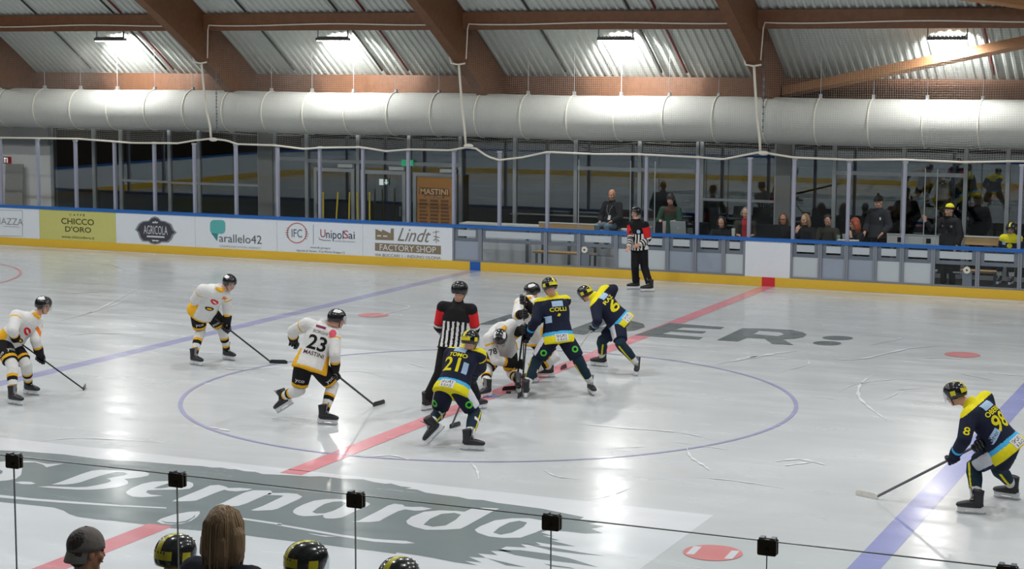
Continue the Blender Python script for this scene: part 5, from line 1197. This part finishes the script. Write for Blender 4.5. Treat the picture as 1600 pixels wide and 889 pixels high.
# ------------------------------------------------------------------ people behind the boards and at the near bench
def figure(head, facing, floor_z, seat=False, s=1.0, lean=0.0, arms=None, spread=.11, twist=0.0):
    """joints of a standing or seated person from the head down; facing = direction of the body"""
    f = nrm(A3((facing[0], facing[1], 0))); lat = np.cross((0, 0, 1), f); up = A3((0, 0, 1)); sp = nrm(up+f*lean)
    J = {'head': A3(head)}; J['neck'] = J['head']-up*.20*s-f*.03; J['pel'] = J['neck']-sp*.50*s
    for k, sg in (('L', 1), ('R', -1)):
        J['sh'+k] = J['neck']+lat*.185*s*sg-sp*.045*s; hip = J['pel']+lat*.09*s*sg
        a = (arms or {}).get(k, ((.06, -.02, -.29), (.05, .10, -.24)))
        tr = lambda v: (lat*sg*v[0]+f*v[1]+up*v[2])*s
        J['el'+k] = J['sh'+k]+tr(a[0]); J['wr'+k] = J['el'+k]+tr(a[1])
        if seat:
            J['kn'+k] = hip+f*.42*s+lat*.05*sg-up*.02; J['an'+k] = J['kn'+k]+f*.02-up*min(.42*s, max(.2, J['kn'+k][2]-floor_z-.09))
        else:
            J['an'+k] = A3((*(hip+lat*(spread-.09)*sg)[:2], floor_z+.09)); L = np.linalg.norm(hip-J['an'+k]); mid = (hip+J['an'+k])/2
            J['kn'+k] = mid+f*math.sqrt(max(.0004, (.44*s)**2-(L/2)**2)) if L < .88*s else mid+f*.02
        J['toe'+k] = J['an'+k]+f*.14-up*.05
    return J
def shoe(root, J, k, m=None):
    an = A3(J['an'+k]); f = nrm(A3((*(A3(J['toe'+k])-an)[:2], 0))); b = an-A3((0, 0, .09)); mb = MB()
    mb.loft([b-f*.07+A3((0,0,.045)), b+A3((0,0,.05)), b+f*.09+A3((0,0,.042)), b+f*.17+A3((0,0,.034)), b+f*.20+A3((0,0,.03))], [.03, .042, .046, .042, .02], [.044, .05, .04, .032, .02], np.cross((0,0,1), f), 12)
    mb.loft([b+A3((0,0,.05)), b+A3((0,0,.12))], [.045, .05], None, f, 12); mb.build('shoe', m or m_black, root, True)
def hair_cap(root, J, face, m, long=0.0, s=1.0, back=0.0, volume=1.0):
    f, l, u = frame_head(J, face); c = J['head']; mb = MB(); v = volume
    mb.ell(c+u*.045*s-f*.022*s, l, f, u, .085*s*v, .100*s*v, .098*s*v, 18, 10)
    mb.ell(c-f*.055*s+u*.0*s, l, f, u, .078*s*v, .06*s*v, .085*s*v, 16, 8)
    if long:
        n_ = 6
        for sg in (-1, 1):
            mb.loft([c+l*.06*s*sg+u*.06-f*.02, c+l*.083*s*sg*v-f*.02, c+l*.088*s*sg*v-f*.025-u*long*.5, c+l*.078*s*sg*v-f*.03-u*long], [.03*v, .036*v, .038*v, .02], [.05, .06, .055, .03], l, 10)
        mb.loft([c-f*.06*s+u*.04, c-f*.085*s*v-u*.02, c-f*.09*s*v-u*long*.6, c-f*.07*s-u*long*1.02], [.07*v, .082*v, .085*v, .06*v], [.04, .04, .036, .022], l, 14)
    V, F = remesh(mb, .009, 2); o = obj('hair', V, F, m, root, None, True)
    return o
def beanie(root, J, face, mats, bobble=True):
    f, l, u = frame_head(J, face); c = J['head']; mb = MB()
    mb.loft([c+u*.045-f*.008, c+u*.085-f*.01, c+u*.125-f*.015, c+u*.15-f*.02, c+u*.162-f*.02], [.088, .09, .076, .045, .015], [.108, .108, .088, .052, .018], l, 20); o = mb.build('knit_hat', mats[0], root, True)
    mb = MB(); mb.loft([c+u*.035+f*.0, c+u*.075-f*.003], [.092, .093], [.113, .113], l, 20); mb.build('hat_brim', mats[1], o, True)
    if bobble:
        mb = MB(); mb.ell(c+u*.185-f*.02, l, f, u, .032, .032, .03); mb.build('hat_bobble', mats[2 if len(mats) > 2 else 1], o, True)
    return o
def person(label, head, facing, face, coat, hair=None, long=0.0, seat=False, floor_z=.02, arms=None, hands=None, pants=None, s=1.0, lean=0.0, skin=None, group='people behind the far boards', two=None, vol=1.0, pad=.84):
    J = figure(head, facing, floor_z, seat, s, lean, arms); base = (J['anL']+J['anR'])/2
    root = thing('person', label, 'person', (float(base[0]), float(base[1]), floor_z), group)
    body(root, J, face, skin or m_skin, s, hands if hands is not None else {'L': {}, 'R': {}}, voxel=.0085)
    fn = two or (lambda k: np.zeros(k['n'], int))
    jo, T = jersey(root, J, coat if isinstance(coat, list) else [coat], fn, 'jacket', pad*s, .10, .0125)
    trousers(root, J, pants or c_blk, .92*s)
    for k in 'LR': shoe(root, J, k)
    if hair is not None: hair_cap(root, J, face, hair, long, s, volume=vol)
    return root, J, T
hb, hd, hbr, hbl, hrd = hair_mat('black', (28, 24, 24)), hair_mat('dark', (48, 36, 30)), hair_mat('brown', (86, 60, 42)), hair_mat('blonde', (140, 110, 76)), hair_mat('red', (150, 66, 34))
table_arms = {'L': ((.08, .10, -.26), (-.10, .24, .02)), 'R': ((.08, .10, -.26), (-.10, .24, .02))}
chin_arm = lambda k: {k: ((.05, .16, -.24), (-.13, .06, .22)), ('R' if k == 'L' else 'L'): table_arms['L']}
cam_dir = (.3, -1)
def collar_fn(k):
    m = np.zeros(k['n'], int); m[(k['arm'] < 0) & (k['t'] > .9)] = 1; return m
# bald man seated high
root, J, T = person('bald man in a black jacket and jeans seated high behind the glass', at(956, 304.5, 16.15), (-.25, -1), (-.1, -1, -.1), c_coat, None, 0, True, .02, {'L': ((.10, .08, -.27), (-.12, .22, -.10)), 'R': ((.10, .05, -.28), (-.10, .2, -.12))}, None, c_jean, skin=m_skin2, pad=.95)
print_poly(root, T, RECT, .0, .17, .075, .11, c_white, 'name_card', back=False)
mb = MB(); bv, sp, lat, fwd, pel = T[:5]
for sg in (-1, 1): mb.tube([pel+sp*.46+lat*.07*sg+fwd*.10, pel+sp*.36+lat*.05*sg+fwd*.165, pel+sp*.22+fwd*.165], .006)
mb.build('lanyard', c_grey, root)
hz = float(J['pel'][2])-.13; hx, hy = float(J['pel'][0]), float(J['pel'][1])
root, J, T = person('young man with dark hair looking down at the silver laptop', at(1047.5, 311.5, 16.35), (.1, -1), (.15, -1, -.45), [c_bottle, c_brown], hb, 0, False, .02, table_arms, None, None, two=lambda k: np.where((k['arm'] < 0) & (k['t'] > .72), 1, 0), vol=1.12)
person('dark-haired woman in black behind the table, left of the white cup', at(1127.5, 347, 16.1), cam_dir, (.1, -1, -.3), c_coat, hb, .16, True, .02, table_arms)
person('fair-haired person with a red scarf partly hidden by a glass post', at(1165, 333, 16.4), cam_dir, (.2, -1, -.1), [c_olive, c_scarf], hair_mat('grey', (128, 120, 112)), .08, True, .02, table_arms, two=lambda k: np.where((k['arm'] < 0) & (np.abs(k['x']) < .075) & (k['y'] > 0), 1, 0))
root, J, T = person('brown-haired woman with glasses behind the dark laptop', at(1224, 342, 16.25), cam_dir, (.1, -1, -.15), c_coat, hbr, .2, True, .02, table_arms, skin=m_skin2)
f, l, u = frame_head(J, (.1, -1, -.15)); c_ = J['head']; mb = MB()
for sg in (-1, 1): mb.loft([c_+l*(.032*sg+.022*math.cos(t))+u*(.006+.016*math.sin(t))+f*.104 for t in np.linspace(0, 6.28, 13)], .003, None, f, 5)
mb.tube([c_-l*.012+f*.106+u*.008, c_+l*.012+f*.106+u*.008], .003); mb.build('glasses', m_black, root)
person('blonde woman in black resting her chin on her hand', at(1258, 343, 16.15), (-.2, -1), (-.35, -1, -.15), c_coat, hbl, .24, True, .02, chin_arm('R'), {'R': dict(d=(.1, .1, 1), side=(.8, 0, .3), up=(-.3, -1, 0)), 'L': {}})
person('dark-haired man in an olive jacket looking down at the table', at(1293.5, 344, 16.15), (.05, -1), (.15, -1, -.55), c_olive, hb, 0, True, .02, table_arms)
person('red-haired woman in profile with her hand at her chin', at(1335, 350, 16.1), (-.7, -1), (-1, -.45, -.15), c_coat, hrd, .20, True, .02, chin_arm('L'), {'L': dict(d=(-.2, .1, 1), side=(-.5, -.5, .3), up=(-.3, -1, 0)), 'R': {}}, vol=1.1)
root, J, T = person('standing man with a black knitted hat and dark coat', at(1373, 316, 16.5), (-.35, -1), (-.75, -1, -.3), cloth('dusk_coat', (40, 42, 48)), None, 0, False, .02, {'L': ((.10, .02, -.28), (-.06, .2, -.16)), 'R': ((.10, .02, -.28), (-.06, .2, -.16))}, None, None, pad=1.0)
beanie(root, J, (-.75, -1, -.3), [c_blk, c_blk, c_blk]); print_poly(root, T, RECT, .10, .34, .03, .06, c_white, 'chest_mark', back=False)
root, J, T = person('shouting man in a yellow and black knitted hat raising one hand', at(1483.5, 329, 16.2), (-.35, -1), (-.8, -.9, .0), c_coat, None, 0, False, .02, {'R': ((.17, .12, -.20), (.16, .05, .20)), 'L': ((.10, .02, -.28), (-.02, .12, -.24))}, {'R': dict(d=(-.3, -.1, 1), side=(.9, -.2, .2), up=(.2, 1, .0), curl=.2), 'L': {}}, None, pad=.98)
beanie(root, J, (-.8, -.9, .0), [c_lem, c_blk, c_blk], False)
print_poly(root, T, OVAL, .10, .36, .05, .05, c_grey, 'chest_mark', back=False); print_poly(root, T, OVAL, -.12, .36, .05, .05, c_grey, 'chest_mark', back=False); print_poly(root, T, [(0, 0), (1, .2), (.8, 1), (.1, .9)], .0, .24, .07, .10, c_olive, 'chest_print', back=False)
# young player on the right bench
J = figure(at(1580, 358, 15.8), (-.1, -1), .02, True, .86)
ch = {k: tuple(v) for k, v in J.items()}
for k in 'LR': ch['an'+k] = tuple(A3(J['kn'+k])-A3((0, 0, .37))); a = A3(ch['an'+k]); ch['toe'+k] = tuple(a+A3((-.02, -.19, -.11)))
root, J, jo, T, so, TS = player(None, 'young player in helmet and navy yellow kit on the right bench', kit_navy, (-.15, -1, -.2), None, J=ch, s=.92, group='people behind the far boards')
print_poly(root, T, OVAL, 0, .25, .12, .10, c_lem, 'chest_badge', back=False); print_poly(root, T, RECT, -.13, .3, .08, .07, c_pale, 'chest_patch', back=False)

# ------------------------------------------------------------------ near bench, seen from behind
def bench_player(px, py, y, face, label, s=1.0, fz=.24):
    J = figure(at(px, py, y), (-.1, 1), fz, False, s, arms={k: ((-.01, .10, -.28), (-.06, .22, -.08)) for k in 'LR'})
    J = {k: A3(v) for k, v in J.items()}
    for k in 'LR': J['an'+k][2] = fz+.17; J['toe'+k] = J['an'+k]+A3((0, .19, -.11)); hp = J['pel']; J['kn'+k] = (hp+J['an'+k])/2+A3(((-.1 if k == 'L' else .1), .06, 0))
    J['kn'+k] = J['kn'+k]
    return player(None, label, kit_navy, face, None, J=J, group='players on the near bench')
bench_player(274, 872, -15.55, (.35, 1, -.1), 'near bench player in a black helmet with a yellow stripe, left of the blonde woman')
bench_player(478, 884, -15.55, (.75, 1, -.1), 'near bench player in a shiny black helmet right of the blonde woman')
bench_player(622, 912, -15.95, (.2, 1, -.15), 'near bench player whose helmet top just shows at the bottom edge', fz=.5)
root, J, T = person('woman with shoulder-length blonde hair seen from behind at the near glass', at(353, 832, -16.05), (.1, 1), (.15, 1, -.05), cloth('navy_jacket', (26, 30, 46)), hbl, .17, False, .5, None, None, None, group='coaches at the near bench', vol=1.12, pad=1.0)
f, l, u = frame_head(J, (.15, 1, -.05)); c_ = J['head']; ro = random.Random(11); mb = MB()
for k in range(230):
    az = ro.uniform(0, 2*math.pi)
    if abs(math.atan2(math.sin(az), math.cos(az))) < .7: continue
    w_ = A3(l*math.sin(az)*.098+f*(math.cos(az)*.112-.02)); top = c_+u*.150-f*.02+w_*ro.uniform(.05, .35); ln = ro.uniform(.15, .205); j = A3((ro.uniform(-1, 1), ro.uniform(-1, 1), 0))*.006
    P = [top, c_+u*.118+w_*.70+j*.3, c_+u*.055+w_*1.0+j*.5, c_-u*.03+w_*1.03+j, c_-u*ln*.65+w_*1.0+j*1.6, c_-u*ln+w_*ro.uniform(.78, 1.02)+j*2.5]
    mb.loft(P, [.003, .006, .0075, .0075, .006, .002], [.002, .004, .005, .005, .004, .0015], w_, 6, ro.choice((0, 0, 1, 2)))
mb.build('hair_strands', [hbl, hair_mat('blonde_dark', (96, 72, 48)), hair_mat('blonde_light', (176, 144, 104))], root, True)
bv, sp, lat, fwd, pel = T[:5]
mb = MB(); nk = J['neck']; mb.loft([nk+sp*.0-fwd*.0, nk+sp*.05, nk+sp*.085], [.095, .09, .092], [.085, .08, .082], lat, 18, cap=False); mb.build('collar', cloth('navy_jacket', (26, 30, 46)), root, True)
print_text(root, T, '4', .03, .40, .05, .06, c_white, 'jacket_mark', bold=.0)
root, J, T = person('man in a grey cap worn backwards at the near glass', at(135, 862, -16.05), (.35, 1), (.45, 1, -.05), cloth('dark_jacket', (30, 32, 38)), hd, 0, False, .5, None, None, None, skin=m_skin2, group='coaches at the near bench', vol=.98)
f, l, u = frame_head(J, (.45, 1, -.05)); c_ = J['head']; mb = MB()
n_ = 24; V = []; F = []
for i in range(9):
    ph = math.radians(.5+i*11.9)
    for j in range(n_):
        az = 2*math.pi*j/n_; V.append(c_+u*(.03+.115*math.cos(ph))-f*.004+l*.092*math.sin(ph)*math.sin(az)+f*.112*math.sin(ph)*math.cos(az))
for i in range(8):
    for j in range(n_): F.append((i*n_+j, (i+1)*n_+j, (i+1)*n_+(j+1) % n_, i*n_+(j+1) % n_))
F.append(tuple(range(n_))); F.append(tuple(range(8*n_+n_-1, 8*n_-1, -1)))
cap_o = obj('cap', V, F, c_grey, root, None, True)
mb = MB(); P = []
for t in np.linspace(-1.1, 1.1, 11): P.append(c_+u*.018-f*(.100+.0*t)+l*0)
V = []; F = []
for q in range(2):
    for i in range(4):
        for t in np.linspace(-1, 1, 11): V.append(c_+u*(.022-.062*i/3-.006*q)+l*(.088*math.sin(t*1.25))-f*(.108*math.cos(t*1.25)+.024*i/3*math.cos(t*1.2)+.002))
for i in range(3):
    for j in range(10):
        a = i*11+j; F.append((a, a+1, a+12, a+11)); F.append((44+a, 44+a+11, 44+a+12, 44+a+1))
obj('cap_peak', V, F, cloth('cap_peak_grey', (134, 128, 124)), cap_o, None, True)
mb = MB(); mb.ell(c_+u*.145-f*.004, l, f, u, .009, .009, .004, 10, 6); mb.build('cap_button', c_grey, cap_o, True)

# ------------------------------------------------------------------ furniture and things behind the far boards
def wbox(name, label, cat, px0, px1, pt, y0, y1, m, z0=.02, top=None):
    a, b_ = at(px0, pt, y0), at(px1, pt, y0); zt = (a[2]+b_[2])/2 if top is None else top
    t = thing(name, label, cat, (float((a[0]+b_[0])/2), (y0+y1)/2, z0)); return t, float(a[0]), float(b_[0]), float(zt)
m_counter = mat('counter_white', (206, 206, 202), .5, vary=.04); m_ply = mat('plywood', (196, 160, 112), .55, vary=.12, scale=8)
t, x0, x1, zt = wbox('bench_counter', 'long white counter behind the left penalty bench', 'counter', 718, 1005, 346, 16.3, 16.7, m_counter, top=hz-.0)
zt = hz
MB().box((x0, 16.28, zt-.05), (x1, 16.75, zt)).build('top', m_counter, t); MB().box((x0+.03, 16.66, .02), (x1-.03, 16.71, zt-.05)).build('back_panel', m_wpanel, t)
for xx in (x0+.05, (x0+x1)/2-.6, (x0+x1)/2+.5, x1-.05): MB().box((xx-.03, 16.32, .02), (xx+.03, 16.38, zt-.05)).build('leg', m_steel, t)
def wood_bench(px0, px1, pt, y, label):
    t, x0, x1, zt = wbox('wooden_bench', label, 'bench', px0, px1, pt, y, y+.06, m_ply)
    MB().box((x0, y, zt-.17), (x1, y+.03, zt)).build('backrest', m_ply, t); MB().box((x0, y-.02, zt-.0), (x1, y+.05, zt+.025)).build('top_rail', m_counter, t)
    MB().box((x0, y-.36, .44), (x1, y-.02, .48)).build('seat', m_ply, t)
    for xx in (x0+.08, x1-.08):
        MB().box((xx-.025, y+.03, .02), (xx+.025, y+.07, zt-.0)).build('leg', m_steel, t); MB().box((xx-.025, y-.34, .02), (xx+.025, y-.30, .44)).build('leg', m_steel, t)
wood_bench(842, 934, 350, 15.75, 'wooden bench back left of the seated bald man'); wood_bench(1506, 1566, 371, 16.15, 'wooden bench back right of the shouting man')
# timekeepers' table
tx0, tx1 = float(at(1008, 366, 15.6)[0]), float(at(1345, 366, 15.6)[0]); TZ = 1.0
t = thing('timekeeper_table', 'long dark table behind the boards with laptops and cups', 'table', ((tx0+tx1)/2, 15.6, .02)); m_dark = mat('table_dark', (46, 47, 50), .5)
MB().box((tx0, 15.3, TZ-.04), (tx1, 15.85, TZ)).build('tabletop', m_dark, t)
for xx in (tx0+.1, (tx0+tx1)/2, tx1-.1):
    for yy in (15.34, 15.8): MB().box((xx-.025, yy-.025, .02), (xx+.025, yy+.025, TZ-.04)).build('leg', m_steel, t)
# folding chairs under the seated people
m_seat = mat('chair_grey', (70, 72, 78), .6)
for o in [o for o in list(COL.objects) if o.name.startswith('person') and o.get('group') == 'people behind the far boards']:
    pass
def laptop(px0, px1, pt, y, ang, m, label, yaw=0.0):
    a, b_ = at(px0, pt, y), at(px1, pt, y); w = float(b_[0]-a[0]); h = float(a[2])-TZ-.012; cx_ = float((a[0]+b_[0])/2); t = thing('laptop', label, 'laptop', (cx_, y, TZ))
    cs, sn = math.cos(yaw), math.sin(yaw); ax = A3((cs, sn, 0)); ay = A3((-sn, cs, 0)); c0 = A3((cx_, y+.02, TZ))
    MB().obox(c0+ay*.11+A3((0, 0, .008)), ax, ay, (0, 0, 1), w/2, .11, .008).build('keyboard', m, t)
    up = nrm(A3((0, 0, 1))-ay*.22); mb = MB(); mb.obox(c0+A3((0, 0, .014))+up*h/2, ax, np.cross(up, ax), up, w/2, .005, h/2); l_ = mb.build('lid', m, t)
    mb = MB(); mb.prism(OVAL, c0+A3((0, 0, .014))+up*(h/2-.02)-ax*.02-np.cross(up, ax)*-.006*0, ax*.04, up*.04, -ay, .0065, .008); mb.build('lid_mark', mat('mark_pale', (226, 228, 226), .3) if m is not m_black else m_rubber, l_)
m_silver = mat('laptop_silver', (186, 190, 188), .35, .3)
laptop(1048, 1072, 344.5, 15.55, 0, m_silver, 'silver laptop with its lid towards the ice'); laptop(1009, 1023, 344, 15.6, 0, mat('laptop_grey', (146, 152, 150), .4, .2), 'grey laptop right behind the linesman', .6)
laptop(1182, 1221, 349, 15.55, 0, m_black, 'large dark laptop between the glass posts')
laptop(1083, 1108, 346, 15.6, 0, m_black, 'small black screen beside the dark-haired woman')
def cup(px, pt, y, label, m=None, r=.042):
    a = at(px, pt, y); t = thing('paper_cup', label, 'cup', (float(a[0]), y, TZ)); h = max(.08, float(a[2])-TZ)
    MB().loft([(a[0], y, TZ), (a[0], y, TZ+h)], [r*.75, r], None, (1, 0, 0), 16).build('cup_body', m or m_counter, t); MB().loft([(a[0], y, TZ+h-.004), (a[0], y, TZ+h+.006)], [r*1.06, r*1.06], None, (1, 0, 0), 16).build('rim', m or m_counter, t)
cup(1146, 357.5, 15.5, 'white paper cup on the table left of the red scarf'); cup(1310, 368, 15.55, 'greenish cup on the table left of the red-haired woman', mat('cup_green', (120, 150, 136), .5)); cup(1319, 366, 15.6, 'small grey cup beside the greenish cup', mat('cup_grey', (150, 150, 150), .5))
cup(1038, 346, 15.55, 'tall pale cup left of the silver laptop', mat('cup_pink', (206, 180, 178), .5))
a, b_ = at(1308, 373, 15.42), at(1341, 373, 15.42); t = thing('paper_stack', 'stack of white paper on the table by the red-haired woman', 'paper', (float((a[0]+b_[0])/2), 15.42, TZ)); r_ = random.Random(5)
mb = MB()
for k in range(6): o_ = r_.random()*.02; mb.box((a[0]+o_, 15.31+o_, TZ+k*.012), (b_[0]-.02+o_, 15.53, TZ+k*.012+.011))
mb.build('sheets', m_counter, t)
t, x0, x1, zt = wbox('white_box_bench', 'long white metal bench back between the two hatted men', 'bench', 1386, 1467, 368, 15.7, 15.8, m_counter)
MB().box((x0, 15.7, zt-.24), (x1, 15.74, zt)).build('back_panel', m_counter, t); MB().box((x0-.01, 15.68, zt), (x1+.01, 15.78, zt+.02)).build('top_rail', m_alu_light, t)
MB().box((x0, 15.4, .44), (x1, 15.7, .48)).build('seat', m_counter, t)
for xx in (x0+.1, x1-.1): MB().box((xx-.03, 15.74, .02), (xx+.03, 15.78, zt)).build('leg', m_steel, t); MB().box((xx-.03, 15.44, .02), (xx+.03, 15.48, .44)).build('leg', m_steel, t)
mb = MB()
for xx in (x0+.28, x1-.22): mb = MB(); mb.box((xx-.05, 15.692, zt-.16), (xx+.05, 15.7, zt-.05)); mb.build('grip_hole', m_black, t)
